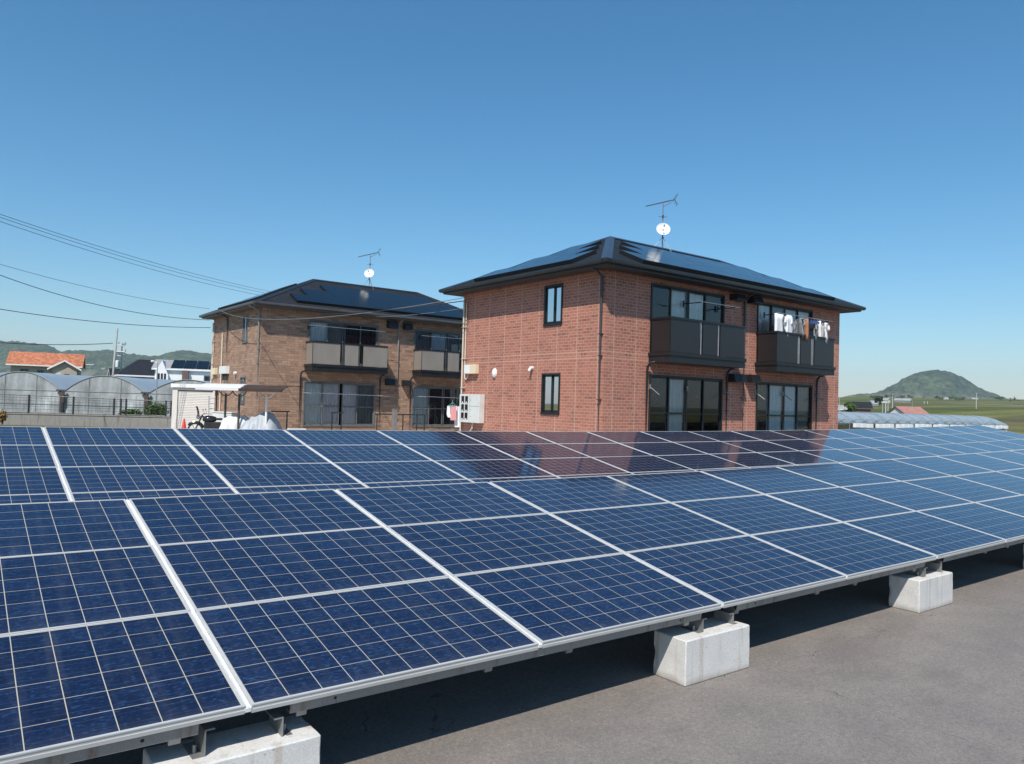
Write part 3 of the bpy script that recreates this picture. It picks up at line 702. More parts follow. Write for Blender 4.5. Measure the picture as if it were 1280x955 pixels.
def roof_panels(house, ez, s, L, W, front_rows, left_rows, dy=0.97):
    nF = Vector((0, -s, 1)).normalized(); nL = Vector((-s, 0, 1)).normalized()
    for (rows, side) in ((front_rows, 'F'), (left_rows, 'L')):
        for (q0, q1, a0, a1) in rows:
            n = max(1, round((a1-a0)/1.32)); wv = (a1-a0)/n
            mb = MB()
            for i in range(n):
                b0 = a0+i*wv+.004; b1 = a0+(i+1)*wv-.004
                if side == 'F':
                    P = [Vector((b0, q0, ez+q0*s)), Vector((b1, q0, ez+q0*s)), Vector((b1, q1, ez+q1*s)), Vector((b0, q1, ez+q1*s))]; nn = nF
                else:
                    P = [Vector((q0, b1, ez+q0*s)), Vector((q0, b0, ez+q0*s)), Vector((q1, b0, ez+q1*s)), Vector((q1, b1, ez+q1*s))]; nn = nL
                top = [p+nn*.115 for p in P]; bot = [p+nn*.04 for p in P]
                k = len(mb.v); mb.v += [tuple(p) for p in top+bot]
                mb.f.append((k, k+1, k+2, k+3)); mb.f.append((k+7, k+6, k+5, k+4))
                for j in range(4): mb.f.append((k+j, k+4+j, k+4+(j+1) % 4, k+(j+1) % 4))
            o = mb.build('roof_solar_panel', M_ROOFPV, house)
            ed = MB()
            for i in range(1):
                if side == 'F': A = [Vector((a0-.012, q0-.012, ez+q0*s)), Vector((a1+.012, q0-.012, ez+q0*s)), Vector((a1+.012, q1, ez+q1*s)), Vector((a0-.012, q1, ez+q1*s))]
                else: A = [Vector((q0-.012, a1+.012, ez+q0*s)), Vector((q0-.012, a0-.012, ez+q0*s)), Vector((q1+.005, a0-.012, ez+q1*s)), Vector((q1+.005, a1+.012, ez+q1*s))]
                nn = nF if side == 'F' else nL
                for j in range(4): ed.quad(A[j]+nn*.0, A[(j+1) % 4]+nn*.0, A[(j+1) % 4]+nn*(.119 if (j != 2 and not (j == 0 and q0 > .6)) else .10), A[j]+nn*(.119 if (j != 2 and not (j == 0 and q0 > .6)) else .10))
            ed.build('panel_edge', M_ROOFEDGE, o)

def balcony(P, a0, a1, dep, z, house, mpanel, gaps, mrail, right_panel=True, side_same=True):
    b = MB(); ph = 1.00
    pbox(b, P, a0, a1, 0.002, dep, z-.25, z+.02); pbox(b, P, a0-.03, a1+.03, 0.001, dep+.03, z-.06, z+.035)
    bo = b.build('balcony', mrail, house)
    pn = MB(); rl = MB()
    zt = z+ph
    pbox(rl, P, a0, a1, dep-.05, dep, zt-.03, zt+.03); pbox(rl, P, a0, a0+.05, 0.002, dep-.05, zt-.03, zt+.03); pbox(rl, P, a1-.05, a1, 0.002, dep-.05, zt-.03, zt+.03)
    edges = [a0+.02]
    for g in gaps: edges += [g[0], g[1]]
    edges.append(a1-.02)
    for i in range(0, len(edges), 2):
        e0, e1 = edges[i], edges[i+1]
        pn = MB(); pbox(pn, P, e0, e1, dep-.034, dep-.022, z+.05, zt-.031); pn.build('balcony_panel', mpanel, bo)
        for e in (e0, e1): pbox(rl, P, e-.018, e+.018, dep-.06, dep-.036, z+.036, zt-.031)
    for e in (a0+.03, a1-.03):
        pn = MB(); pbox(pn, P, e-.006, e+.006, 0.08, dep-.06, z+.05, zt-.031); pn.build('balcony_panel', mpanel, bo)
    for g in gaps:
        n = 3 if g[1]-g[0] > .16 else 2
        for i in range(1, n): 
            x = g[0]+(g[1]-g[0])*i/n; bl = MB(); pbox(bl, P, x-.014, x+.014, dep-.05, dep-.03, z+.036, zt-.031); bl.build('baluster', M_MAST if mpanel is M_SMOKE else mrail, bo)
    rl.build('railing', mrail, bo)
    return bo

def antenna(base, label, aim, pole_h=1.75):
    t = tag(empty('rooftop_antenna', base), label, 'antenna', 'rooftop antennas')
    ms = MB(); ms.tube([(0, 0, -.05), (0, 0, pole_h)], .018, 8)
    for an in (0.6, 2.7, 4.8): ms.tube([(0, 0, .42), (.42*math.cos(an), .42*math.sin(an), -.12 - (.0 if abs(math.sin(an)) < .5 else .07))], .008, 6)
    ms.build('mast', M_GALV, t)
    dz = 0.62; d = Vector(aim).normalized()
    R = d.to_track_quat('Z', 'Y').to_matrix().to_4x4()
    dm = MB(); prof = [(0.0001, 0.0)]+[(0.245*k/8, 0.075*(k/8)**2) for k in range(1, 9)]+[(0.25, 0.08), (0.246, 0.072)]+[(0.24*k/8, 0.070*(k/8)**2-.012) for k in range(8, 0, -1)]
    dm.lathe(prof, Matrix.Translation(Vector((0, 0, dz))+d*.09) @ R, 28); dm.build('dish', M_DISH, t, smooth=True)
    am = MB(); loc = Vector((0, 0, dz))
    dn = (R @ Vector((0, 1, 0)))
    if dn.z > 0: dn = -dn
    am.tube([loc+d*.1+dn*.23, loc+d*.32+dn*.16, loc+d*.36], .010, 6); am.tube([loc+d*.34, loc+d*.41], .024, 8); am.tube([loc, loc+d*.1], .03, 8)
    am.tube([loc+dn*.2-d*.02, loc+dn*.34+d*.1], .02, 6)
    am.build('feed_arm', M_DARKST, t)
    ym = MB(); ax = Vector((RX.x, RX.y, 0)).normalized(); side = Vector((-ax.y, ax.x, 0)); tz = pole_h-.05
    A = Vector((0, 0, tz))-ax*.62+Vector((0, 0, -.05)); B = Vector((0, 0, tz))+ax*.42+Vector((0, 0, .22)); 
    ym.tube([A, B], .017, 6); ym.tube([Vector((0, 0, tz-.05)), Vector((0, 0, tz-.05))+ax*.33+Vector((0, 0, .18))], .009, 6)
    for i in range(11):
        q = A.lerp(B, i/12.0); hl = .075+.006*i; ym.tube([q-side*hl, q+side*hl], .009, 5)
    for sg in (-1, 1):
        for k in range(3):
            q = B+Vector((0, 0, sg*.07*(k+.5)))+ax*(-.03+.05*(k)); ym.tube([q-side*.16, q+side*.16], .009, 5)
        ym.tube([B, B+Vector((0, 0, sg*.2))+ax*.09], .008, 5)
    q = Vector((0, 0, tz-.42)); ym.tube([q-ax*.16, q+ax*.16], .008, 5); ym.tube([q-side*.16, q+side*.16], .008, 5); ym.tube([q+Vector((0, 0, -.05)), q+Vector((0, 0, .06))], .03, 8)
    ym.build('yagi', M_PIPEG, t)
    return t

def house(E, kind):
    red = kind == 'red'
    L, W, ez, s, ov = 13.137, 8.27, 5.7, 0.45, 0.60
    h = empty('apartment_house', E)
    tag(h, 'two-storey red brick apartment house with black balconies and hip roof' if red else 'two-storey tan apartment house with beige balcony panels, behind the red one', 'house', 'apartment houses')
    xw = 0.60 if red else 0.50; yw = 0.60 if red else 0.56; xr = L-.60; yr = W-.60 if red else W-.62
    PF = lambda a, n, z: Vector((a, yw-n, z)); PL = lambda a, n, z: Vector((xw-n, a, z))
    PR = lambda a, n, z: Vector((xr+n, a, z)); PB = lambda a, n, z: Vector((a, yr+n, z))
    if red:
        ups = [(2.38, 5.75, 3.42, 5.43), (7.47, 10.73, 3.42, 5.43)]; los = [(2.39, 5.74, 0.55, 2.79), (7.50, 10.79, 0.55, 2.79)]
        lw = [(2.40, 3.24, 4.18, 5.40), (2.41, 3.25, 1.54, 2.76)]
        mf = M_BLACKALU
    else:
        ups = [(2.58, 5.93, 3.30, 5.24), (7.85, 11.2, 3.30, 5.24)]; los = [(2.44, 5.9, 0.55, 2.54), (7.85, 11.3, 0.55, 2.52)]
        lw = [(2.33, 3.04, 4.14, 5.38), (2.34, 3.10, 1.45, 2.65)]
        mf = M_GREYALU
    wm = MB(); top = ez-.10
    wall_side(wm, PF, xw, xr, 0, top, ups+los, uo=0.0)
    wall_side(wm, PL, yw, yr, 0, top, lw, uo=0.07 if red else 0.2)
    wall_side(wm, PR, yw, yr, 0, top, [], uo=0.1); wall_side(wm, PB, xw, xr, 0, top, [])
    wo = wm.build('wall', M_BRICK if red else M_TAN, h, recalc=False)
    fl = MB(); fl.box(xw+.14, xr-.14, yw+.14, yr-.14, 2.86, 3.1); fl.box(xw+.3, xr-.3, yw+2.5, yw+2.55, .02, ez-.2)
    fl.build('interior', M_INT, h)
    rf = roof(E, L, W, s, W/2, 9.95, ez, h, M_SLATE if red else M_SLATE2, M_GUTTER if red else M_GUTTER2, M_SOFFIT if red else M_SOFFIT2, ov)
    if red:
        roof_panels(rf, ez, s, L, W, [(0.34, 1.26, 1.72, 11.65), (1.262, 2.182, 2.62, 11.0), (2.184, 3.10, 3.60, 10.1)], [(0.34, 1.26, 1.72, 6.62), (1.262, 2.182, 2.60, 5.72), (2.184, 3.10, 3.45, 4.85)])
    else:
        roof_panels(rf, ez, s, L, W, [(0.40, 1.30, 1.95, 11.55), (1.302, 2.202, 2.75, 11.0), (2.204, 3.10, 4.05, 10.0)], [(0.40, 1.30, 1.75, 6.5), (1.302, 2.202, 2.7, 5.6), (2.204, 3.10, 3.5, 4.8)])
    N_ = None
    if red:
        window(PF, *ups[0], h, mf, [(.0, .27, None), (.25, .49, M_CURT), (.51, .76, M_CURT), (.74, 1, None)])
        window(PF, *ups[1], h, mf, [(.0, .27, M_CURT), (.25, .49, M_CLOTHG), (.51, .76, M_CURT), (.74, 1, M_CURT)])
        window(PF, *los[0], h, mf, [(.0, .27, M_INT), (.25, .49, M_BLIND), (.51, .76, None), (.74, 1, None)], mid=1.68)
        window(PF, *los[1], h, mf, [(.0, .24, M_INT), (.22, .49, M_CURTB), (.51, .76, M_CURTB), (.74, 1, M_CLOTHG)], mid=1.68)
        for q in lw: window(PL, *q, h, mf, [(0, .52, M_CURT), (.48, 1, M_CURT)])
        b1 = (2.35, 5.76); b2 = (7.42, 10.83); dep = 0.81; zb = 3.37
        balcony(PF, *b1, dep, zb, h, M_SMOKE, [(3.62, 3.77), (4.42, 4.57)], M_BLACKALU); balcony(PF, *b2, dep, zb, h, M_SMOKE, [(8.60, 8.78), (9.37, 9.60)], M_BLACKALU)
        vents = [(6.01, 6.51, 5.31, 5.50), (6.92, 7.40, 5.30, 5.52), (6.01, 6.61, 2.71, 2.97), (6.88, 7.36, 2.73, 2.98)]; pipes = [2.23, 5.88, 10.98]; sp = 6.73; mp = M_BLACKALU; spm = M_PIPEG; zp = 3.03
    else:
        window(PF, *ups[0], h, mf, [(.0, .27, M_CURT), (.25, .49, M_CLOTHG), (.51, .76, M_CLOTHN), (.74, 1, M_CLOTHN)])
        window(PF, *ups[1], h, mf, [(.0, .3, M_CLOTHG), (.28, .56, M_CURTB), (.58, .8, M_CLOTHG), (.78, 1, M_INT)])
        window(PF, *los[0], h, mf, [(.0, .26, M_CURT), (.24, .49, M_CURTP), (.53, .76, M_CURTP), (.74, 1, M_CLOTHG)], mid=1.44)
        window(PF, *los[1], h, mf, [(.0, .28, M_CURTB), (.26, .5, M_CLOTHN), (.52, .76, M_INT), (.74, 1, M_INT)], mid=1.44)
        for q in lw: window(PL, *q, h, mf, [(0, .52, M_CLOTHG), (.48, 1, M_INT)])
        b1 = (2.45, 6.03); b2 = (7.82, 11.4); dep = 0.86; zb = 3.22
        balcony(PF, *b1, dep, zb, h, M_BEIGEP, [(3.71, 3.94), (4.58, 4.82)], M_BLACKALU); balcony(PF, *b2, dep, zb, h, M_BEIGEP, [(9.03, 9.27), (9.9, 10.1)], M_BLACKALU)
        vents = [(6.35, 6.82, 5.17, 5.49), (7.2, 7.62, 5.17, 5.45), (6.36, 6.78, 2.48, 2.79), (7.24, 7.62, 2.49, 2.76)]; pipes = [2.26, 6.09, 7.7]; sp = 6.97; mp = M_BLACKALU; spm = M_PIPET; zp = 2.85
    for (a0, a1, z0, z1) in vents:
        v = MB(); n = 0.30
        pts = [PF(a0, 0.003, z0), PF(a0, 0.003, z1), PF(a0, n*.75, z1), PF(a0, n, z0+.03), PF(a0, n, z0)]
        pt2 = [p+Vector((a1-a0, 0, 0)) for p in pts]
        v.poly(pts); v.poly(pt2[::-1])
        for i in range(5): v.quad(pts[i], pts[(i+1) % 5], pt2[(i+1) % 5], pt2[i])
        v.build('vent_hood', M_BLACKALU, h, bevel=.008)
    for x in pipes:
        p = MB(); p.tube([PF(x+.12, .25, zp+.10), PF(x+.04, .16, zp+.08), PF(x, .09, zp-.03), PF(x, .07, zp-.2), PF(x, .07, .02)], .036, 10); p.build('drain_pipe', mp, h, smooth=True)
    p = MB(); p.tube([PF(sp, .48, ez-.1), PF(sp, .3, ez-.16), PF(sp, .08, ez-.3), PF(sp, .07, ez-.45), PF(sp, .07, .02)], .04, 10)
    for z in (4.9, 3.6, 2.2, 1.0): p.box(sp-.05, sp+.05, yw-.11, yw-.002, z, z+.025)
    p.build('downspout', spm, h, smooth=True)
    p = MB(); ya = yw+.11
    p.tube([PL(ya, .5, ez-.1), PL(ya, .3, ez-.16), PL(ya, .08, ez-.3), PL(ya, .07, ez-.45), PL(ya, .07, .02)], .042, 10)
    for z in (5.0, 3.8, 3.2, 2.0, 0.8): p.box(xw-.11, xw-.002, ya-.05, ya+.05, z, z+.025)
    p.build('downspout', M_PIPEG if red else M_PIPET, h, smooth=True)
    # conduits and boxes of the end wall
    c = MB(); yb = yr-.10
    c.tube([PL(yb, .05, ez-.35), PL(yb, .05, .3)], .032, 8); c.tube([PL(yb-.14, .04, ez-.45), PL(yb-.14, .04, 2.85), PL(yb-.17, .05, 2.66), PL(yb-.27, .07, 2.60), PL(yb-.36, .05, 2.68), PL(yb-.37, .05, 2.8)], .022, 8)
    for z in (4.4, 3.3, 2.3, 1.3): c.box(xw-.09, xw-.002, yb-.19, yb+.05, z, z+.02)
    c.build('conduit', M_BEIGE, h, smooth=True)
    j = MB(); pbox(j, PL, yb-.95 if red else yb-.9, yb-.30, .003, .16, 2.79, 3.10); j.build('junction_box', M_CREAM, h, bevel=.012)
    if red:
        j = MB(); pbox(j, PL, yb-.62, yb-.30, .161, .175, 2.80, 3.09); j.build('junction_lid', M_WHITEP, h, bevel=.006)
        mbx = MB(); pbox(mbx, PL, 6.22, 7.42, .003, .22, 1.14, 2.09); mo = mbx.build('meter_box', M_GREYBOX, h, bevel=.012)
        for r_ in range(3):
            for q in range(2):
                sl = MB(); pbox(sl, PL, 7.13-.23*q, 7.30-.23*q, .218, .224, 1.80-r_*.28, 2.03-r_*.28); sl.build('meter_window', M_BLACKGL, mo)
                kn = MB(); kn.tube([PL(7.215-.23*q, .225, 1.815-r_*.28), PL(7.215-.23*q, .235, 1.815-r_*.28)], .03, 10); kn.build('knob', M_WHITEP, mo)
        sm = MB(); pbox(sm, PL, 6.25, 6.80, .219, .2215, 1.69, 1.70); pbox(sm, PL, 6.80, 6.806, .219, .2215, 1.16, 2.07); 
        for z in (1.9, 1.57, 1.35): sm.tube([PL(6.72, .22, z), PL(6.72, .23, z)], .012, 8)
        sm.build('door_seam', M_PIPEG, mo)
        c2 = MB(); c2.tube([PL(6.75, .1, 1.14), PL(6.75, .12, .95), PL(6.95, .1, .8), PL(7.05, .05, .6)], .022, 8); c2.build('conduit', M_BEIGE, h, smooth=True)
        l = MB(); l.lathe([(.0001, .10), (.06, .095), (.1, .06), (.11, .0)], Matrix.Translation(PL(5.68, .003, 2.80)) @ Matrix.Rotation(-PI/2, 4, 'Y') @ Matrix.Diagonal((1.45, .9, 1, 1)), 18); l.build('wall_lamp', M_WHITEP, h, smooth=True)
        l = MB(); l.tube([PL(3.72, .003, 2.93), PL(3.72, .10, 2.93)], .055, 12); l.tube([PL(3.72, .10, 2.91), PL(3.72, .15, 2.83)], .045, 10); l.build('wall_sensor', M_WHITEP, h, smooth=True)
    else:
        c2 = MB(); c2.tube([PL(5.92, .05, 4.75), PL(5.92, .05, .2)], .035, 8); c2.build('conduit', M_BEIGE, h, smooth=True)
        c2 = MB(); c2.tube([PL(5.5, .5, 5.60), PL(5.3, .3, 5.58), PL(5.16, .08, 5.45), PL(5.16, .06, 5.2), PL(5.16, .06, 3.2)], .04, 8); c2.build('downspout', M_PIPEG, h, smooth=True)
        j = MB(); pbox(j, PL, 4.75, 5.75, .003, .20, 2.80, 3.15); j.build('junction_box', M_WHITEP, h, bevel=.012)
        j = MB(); 
        for y_ in (4.9, 5.15, 5.4): j.tube([PL(y_, .1, 2.8), PL(y_, .1, 2.5)], .04, 8)
        j.build('insulator', M_PIPEG, h)
        l = MB(); l.tube([PL(3.72, .003, 2.82), PL(3.72, .12, 2.80)], .075, 12); l.build('wall_sensor', M_WHITEP, h, smooth=True)
    # laundry brackets and poles belong to the wall
    for (x0, x1, zz) in (((3.55, 5.75, 4.98), (7.6, 11.0, 5.02)) if red else ((2.3, 6.0, 4.92), (7.9, 11.2, 4.9))):
        pm = MB()
        yy = yw-.62
        pm.tube([(x0, yy, zz), (x1, yy, zz)], .009, 8)
        po = pm.build('laundry_pole', M_MAST, h)
        ar = MB()
        for x in (x0+.25, x1-.35):
            ar = MB(); ar.tube([(x, yw-.02, zz-.02), (x, yy-.05, zz-.03)], .017, 6); ar.box(x-.03, x+.03, yw-.02, yw-.002, zz-.12, zz+.08)
            ar.build('pole_arm', M_DARKST, po)
    if red:
        for x in (2.42, 4.05, 5.82, 7.44, 9.0, 10.95):
            ar = MB(); ar.tube([(x, yw-.03, 2.42), (x+.02, yw-.36, 2.20)], .014, 6); ar.box(x-.03, x+.03, yw-.03, yw-.002, 2.36, 2.50)
            ar.build('pole_arm', M_GALV, h)
    else:
        for x0, x1 in ((2.1, 6.2), (7.75, 11.3)):
            pm = MB(); yy = yw-.82; zz = 2.02
            pm.tube([(x0, yy, zz), (x1, yy, zz-.05)], .010, 8)
            for x in (x0+.35, x1-.35): pm.tube([(x, yw-.002, zz-.02), (x, yy-.05, zz-.035)], .016, 6)
            pm.build('laundry_pole', M_MAST, h)
    return h
H1E = Vector((12.613, 10.902, 0)); H2E = Vector((8.93, 27.72, 0))
h1 = house(H1E, 'red'); h2 = house(H2E, 'tan')
AIM = (-0.60, -0.74, 0.34)
antenna(H1E+Vector((6.75, 8.27/2, 7.58)), 'white dish and yagi mast on the red brick house roof', AIM, 1.62)
antenna(H2E+Vector((7.15, 8.27/2, 7.58)), 'white dish and yagi mast on the tan house roof', AIM, 1.62)

# ------------------------------------------------------------------ laundry
def cloth(name, outline, pos, mat, label, cat, thick=.05, rz=0.0, group='laundry on the upper balcony', trim=None, trimmat=None):
    """garment from an outline (x, z), hanging below pos: folded sheet with depth"""
    o_ = MB(); n = len(outline)
    cx = sum(p[0] for p in outline)/n; cz = sum(p[1] for p in outline)/n
    bm = bmesh.new()
    vs = [bm.verts.new((x, 0, z)) for x, z in outline]; f = bm.faces.new(vs)
    bmesh.ops.triangulate(bm, faces=[f]); bmesh.ops.subdivide_edges(bm, edges=list(bm.edges), cuts=3, use_grid_fill=True)
    for v in bm.verts: v.co.y += .035*math.sin(v.co.x*19+pos[0])*(.3+abs(v.co.z))+.02*noise.noise((v.co.x*8, v.co.z*5, pos[0]))
    r = bmesh.ops.solidify(bm, geom=list(bm.faces), thickness=thick)
    bmesh.ops.recalc_face_normals(bm, faces=bm.faces)
    me = bpy.data.meshes.new(name); bm.to_mesh(me); bm.free(); me.materials.append(mat)
    for p in me.polygons: p.use_smooth = True
    o = bpy.data.objects.new(name, me); COL.objects.link(o); o.location = pos; o.rotation_euler = (0, 0, rz); o.scale = (1.12, 1, 1.0)
    tag(o, label, cat, group)
    hk = MB(); hk.tube([(0, .0, -.02), (0, .0, .05), (.02, .0, .08), (0.03, 0, .05)], .006, 6); hk.tube([(-.18, 0, -.06), (0, 0, -.01), (.18, 0, -.06)], .007, 6); hk.build('hanger', M_BLUEPL, o)
    return o
TEE = [(-.10, 0), (.10, 0), (.28, -.06), (.33, -.28), (.23, -.32), (.21, -.22), (.21, -.72), (-.21, -.72), (-.21, -.22), (-.23, -.32), (-.33, -.28), (-.28, -.06)]
TOW = [(-.22, 0), (.22, 0), (.23, -.72), (-.23, -.72)]
PAN = [(-.2, 0), (.2, 0), (.23, -.55), (.04, -.55), (0, -.25), (-.04, -.55), (-.23, -.55)]
yp = H1E.y+0.60-.62; zp = 4.98
cloth('towel', TOW, (H1E.x+7.72, yp, zp), M_CLOTHW, 'white towel, leftmost laundry on the red house upper balcony', 'towel', rz=.1)
cloth('shirt', TEE, (H1E.x+8.22, yp-.04, zp), M_CLOTHW, 'white short-sleeved shirt hanging beside the white towel', 'shirt', rz=.25)
cloth('shirt', TEE, (H1E.x+8.92, yp, zp-.03), M_CLOTHG, 'grey shirt hanging between white shirt and brown towel', 'shirt', rz=1.0)
cloth('towel', TOW, (H1E.x+9.12, yp, zp-.05), M_CLOTHB, 'brown towel hanging on the red house upper balcony', 'towel', rz=1.15)
cloth('trousers', PAN, (H1E.x+9.52, yp-.05, zp-.12), M_CLOTHN, 'dark navy trousers clipped to a blue hanger', 'trousers', rz=.1)
cloth('shirt', TEE, (H1E.x+9.78, yp, zp-.1), M_CLOTHG, 'dark grey shirt behind the navy trousers', 'shirt', rz=.7)
cloth('shirt', TEE, (H1E.x+10.42, yp, zp-.06), M_CLOTHW, 'white shirt with orange edge, rightmost laundry on the balcony', 'shirt', rz=.9)
cloth('shirt', TEE, (H1E.x+8.62, yp+.14, zp-.01), M_CLOTHW, 'white shirt behind the gap between the white short-sleeved and grey shirts', 'shirt', rz=.6)
cloth('towel', TOW, (H1E.x+10.15, yp+.08, zp-.03), M_CLOTHW, 'white towel hanging just left of the rightmost white shirt', 'towel', rz=.8)
t = cloth('shirt', TEE, (H1E.x+10.50, yp+.03, zp-.07), M_CLOTHO, 'orange shirt just behind the rightmost white shirt', 'shirt', rz=.9)
hb = MB(); 
for x in (-.25, 0, .25): hb.tube([(x, -.15, 0), (x, .15, 0)], .008, 6)
hb.tube([(-.28, -.15, 0), (.28, -.15, 0)], .01, 6); hb.tube([(-.28, .15, 0), (.28, .15, 0)], .01, 6); hb.tube([(0, 0, 0), (0, 0, .12)], .008, 6)
for i in range(10): hb.box(-.27+.055*i, -.25+.055*i, -.16, -.14, -.07, 0)
tag(hb.build('clip_hanger', M_BLUEPL, loc=(H1E.x+9.52, yp-.07, zp-.10)), 'blue clip hanger holding the navy trousers', 'hanger')
# round sock hanger at the tan house
q0 = Vector((18.55, 27.45, 1.88))
sh = MB(); sh.tube([(.24*math.cos(a*PI/8), .24*math.sin(a*PI/8), -.28) for a in range(17)], .012, 6); sh.tube([(0, 0, 0), (0, 0, -.28)], .008, 6); sh.tube([(-.24, 0, -.28), (.24, 0, -.28)], .009, 6); sh.tube([(0, -.24, -.28), (0, .24, -.28)], .009, 6)
for a in range(4): sh.tube([(0, 0, -.1), (.24*math.cos(a*PI/2), .24*math.sin(a*PI/2), -.28)], .005, 5)
tag(sh.build('sock_hanger', M_TEALPL, loc=q0), 'pale teal round hanger on the tan house laundry pole', 'hanger')
SOCK = [(-.05, 0), (.05, 0), (.06, -.28), (.13, -.36), (.1, -.42), (-.02, -.40), (-.06, -.3)]
for i, (dx, dy, mt, lb, oc) in enumerate([(-.22, 0, M_CLOTHW, 'white sock, leftmost on the round hanger', SOCK), (-.06, -.2, M_CLOTHR, 'pink cloth hanging in the middle of the round hanger', [(-.09, 0), (.09, 0), (.1, -.5), (-.1, -.5)]),
                                   (.06, .2, M_CLOTHG, 'grey sock at the back of the round hanger', SOCK), (.18, -.1, M_CLOTHW, 'white towel, rightmost on the round hanger', [(-.12, 0), (.12, 0), (.15, -.75), (-.05, -.75)])]):
    mb = MB(); oc2 = [(x*1.4, z*1.35) for x, z in oc]; k = len(oc2)
    mb.poly([(x, -.02, z) for x, z in oc2]); mb.poly([(x, .02, z) for x, z in oc2][::-1])
    for q in range(k): a_, b_ = oc2[q], oc2[(q+1) % k]; mb.quad((a_[0], -.02, a_[1]), (b_[0], -.02, b_[1]), (b_[0], .02, b_[1]), (a_[0], .02, a_[1]))
    o = mb.build('sock' if 'sock' in lb else 'towel', mt, loc=q0+Vector((dx, dy, -.29)), recalc=False); o.rotation_euler = (0, 0, -.5); tag(o, lb, 'sock' if 'sock' in lb else 'towel', 'laundry on the round hanger')

# ------------------------------------------------------------------ cables
def cable(pts, r, label, mat=None, group='overhead cables'):
    mb = MB(); mb.tube(pts, r, 6); return tag(mb.build('overhead_cable', mat or M_WIRE, smooth=2), label, 'cable', group)
def sag(A, B, s, n=26): return [A.lerp(B, i/n)-Vector((0, 0, 4*s*(i/n)*(1-i/n))) for i in range(n+1)]
def through(a, b, c, n=24):
    """parabola through three (px, py, D) survey points"""
    A, B, C_ = at(*a), at(*b), at(*c); t = (B-A).length/((B-A).length+(C_-B).length); r = []
    for i in range(n+1):
        u = i/n; l0 = (u-t)*(u-1)/(t*1.0); l1 = u*(u-1)/(t*(t-1)); l2 = u*(u-t)/(1-t); r.append(A*l0+B*l1+C_*l2)
    return r
cable(through((-60, 247, 30), (160, 319, 42), (345, 366, 60)), .011, 'topmost of three parallel black wires rising to the left')
cable(through((-60, 250.5, 30), (160, 323, 42), (345, 369, 60)), .011, 'middle wire of the three parallel black wires')
cable(through((-60, 256, 30), (160, 328, 42), (335, 371, 60)), .011, 'lowest wire of the three parallel black wires')
eaveL = H2E+Vector((.45, 7.75, 0))
cable(through((-60, 312, 26), (110, 359, 31), (262, 386, 36.8)), .009, 'thin grey wire reaching the left eave of the tan house', M_WIREG)
cable(through((-60, 320, 26), (110, 378, 31), (262, 400, 36.8)), .013, 'thick black service wire sagging to the tan house wall')
cable(through((-60, 376, 26), (110, 401, 31), (263, 409.5, 36.8)), .014, 'lowest black wire fixed to the tan house corner')
cable(through((-60, 423, 70), (50, 430.5, 80), (141, 429, 90)), .04, 'black wire running left from the tall utility pole')
cable(through((274, 387, 35), (470, 389.5, 26.5), (580.5, 372, 25.4)), .014, 'pale cable crossing the tan house eave to the red house', M_WIREG)
cable(through((400, 392.5, 29), (500, 386, 26), (581, 376, 25.4)), .017, 'black cable from the tan house eave to red house corner')
cable(through((470, 396, 27.5), (530, 392, 26), (581.5, 385, 25.4)), .009, 'thin lower cable between the two houses', M_WIREG)

# ------------------------------------------------------------------ left: retaining wall, fence, polytunnels
WA = at(-120, 513, 36.5); WB = at(216, 522, 38.6); WA.z = 0; WB.z = 0
du = (WB-WA).normalized(); dn = Vector((-du.y, du.x, 0)); Lw = (WB-WA).length
mb = MB(); Mw = Matrix.Translation(WA) @ Matrix.Rotation(math.atan2(du.y, du.x), 4, 'Z')
mb.box(0, Lw, 0, .22, 0, .55, Mw); mb.box(-0.0, Lw, -.03, .25, .552, .60, Mw)
tag(mb.build('retaining_wall', M_WALLC, bevel=.01), 'low weathered grey concrete wall below the black fence', 'wall')
fe = tag(empty('fence', WA), 'black mesh fence on top of the concrete wall', 'fence')
def fpt(px):                                                                 # distance along the wall of a photo column
    d = at(px, 500, 1)-CAM; k = (WA-CAM).cross(du).z/d.cross(du).z; return (CAM+d*k-WA).dot(du)
posts = [fpt(px) for px in (-95, -22, 35, 91, 142, 150.5, 157, 207, 213.5)]
Mf = Matrix.Rotation(math.atan2(du.y, du.x), 4, 'Z')
topz = lambda a: 1.62-.20*a/Lw
pm = MB(); rm = MB()
for a in posts: pm = MB(); pm.box(a-.035, a+.035, .08, .15, .60, topz(a), Mf); pm.build('fence_post', M_FENCE, fe)
for f_ in (0.0, .98): 
    z0 = lambda a: .64+(topz(a)-.66)*f_
    rm.tube([Mf @ Vector((0, .115, z0(0))), Mf @ Vector((Lw, .115, z0(Lw)))], .026, 6)
rm.build('rail', M_FENCE, fe)
wm = MB()
for f_ in (.2, .36, .52, .68, .84):
    z0 = lambda a: .64+(topz(a)-.66)*f_
    wm.tube([Mf @ Vector((0, .115, z0(0))), Mf @ Vector((Lw, .115, z0(Lw)))], .006, 4)
a = .1
while a < Lw: wm.tube([Mf @ Vector((a, .118, .64)), Mf @ Vector((a, .118, topz(a)-.02))], .0035, 3); a += .16
wm.build('mesh_infill', M_FENCE, fe)

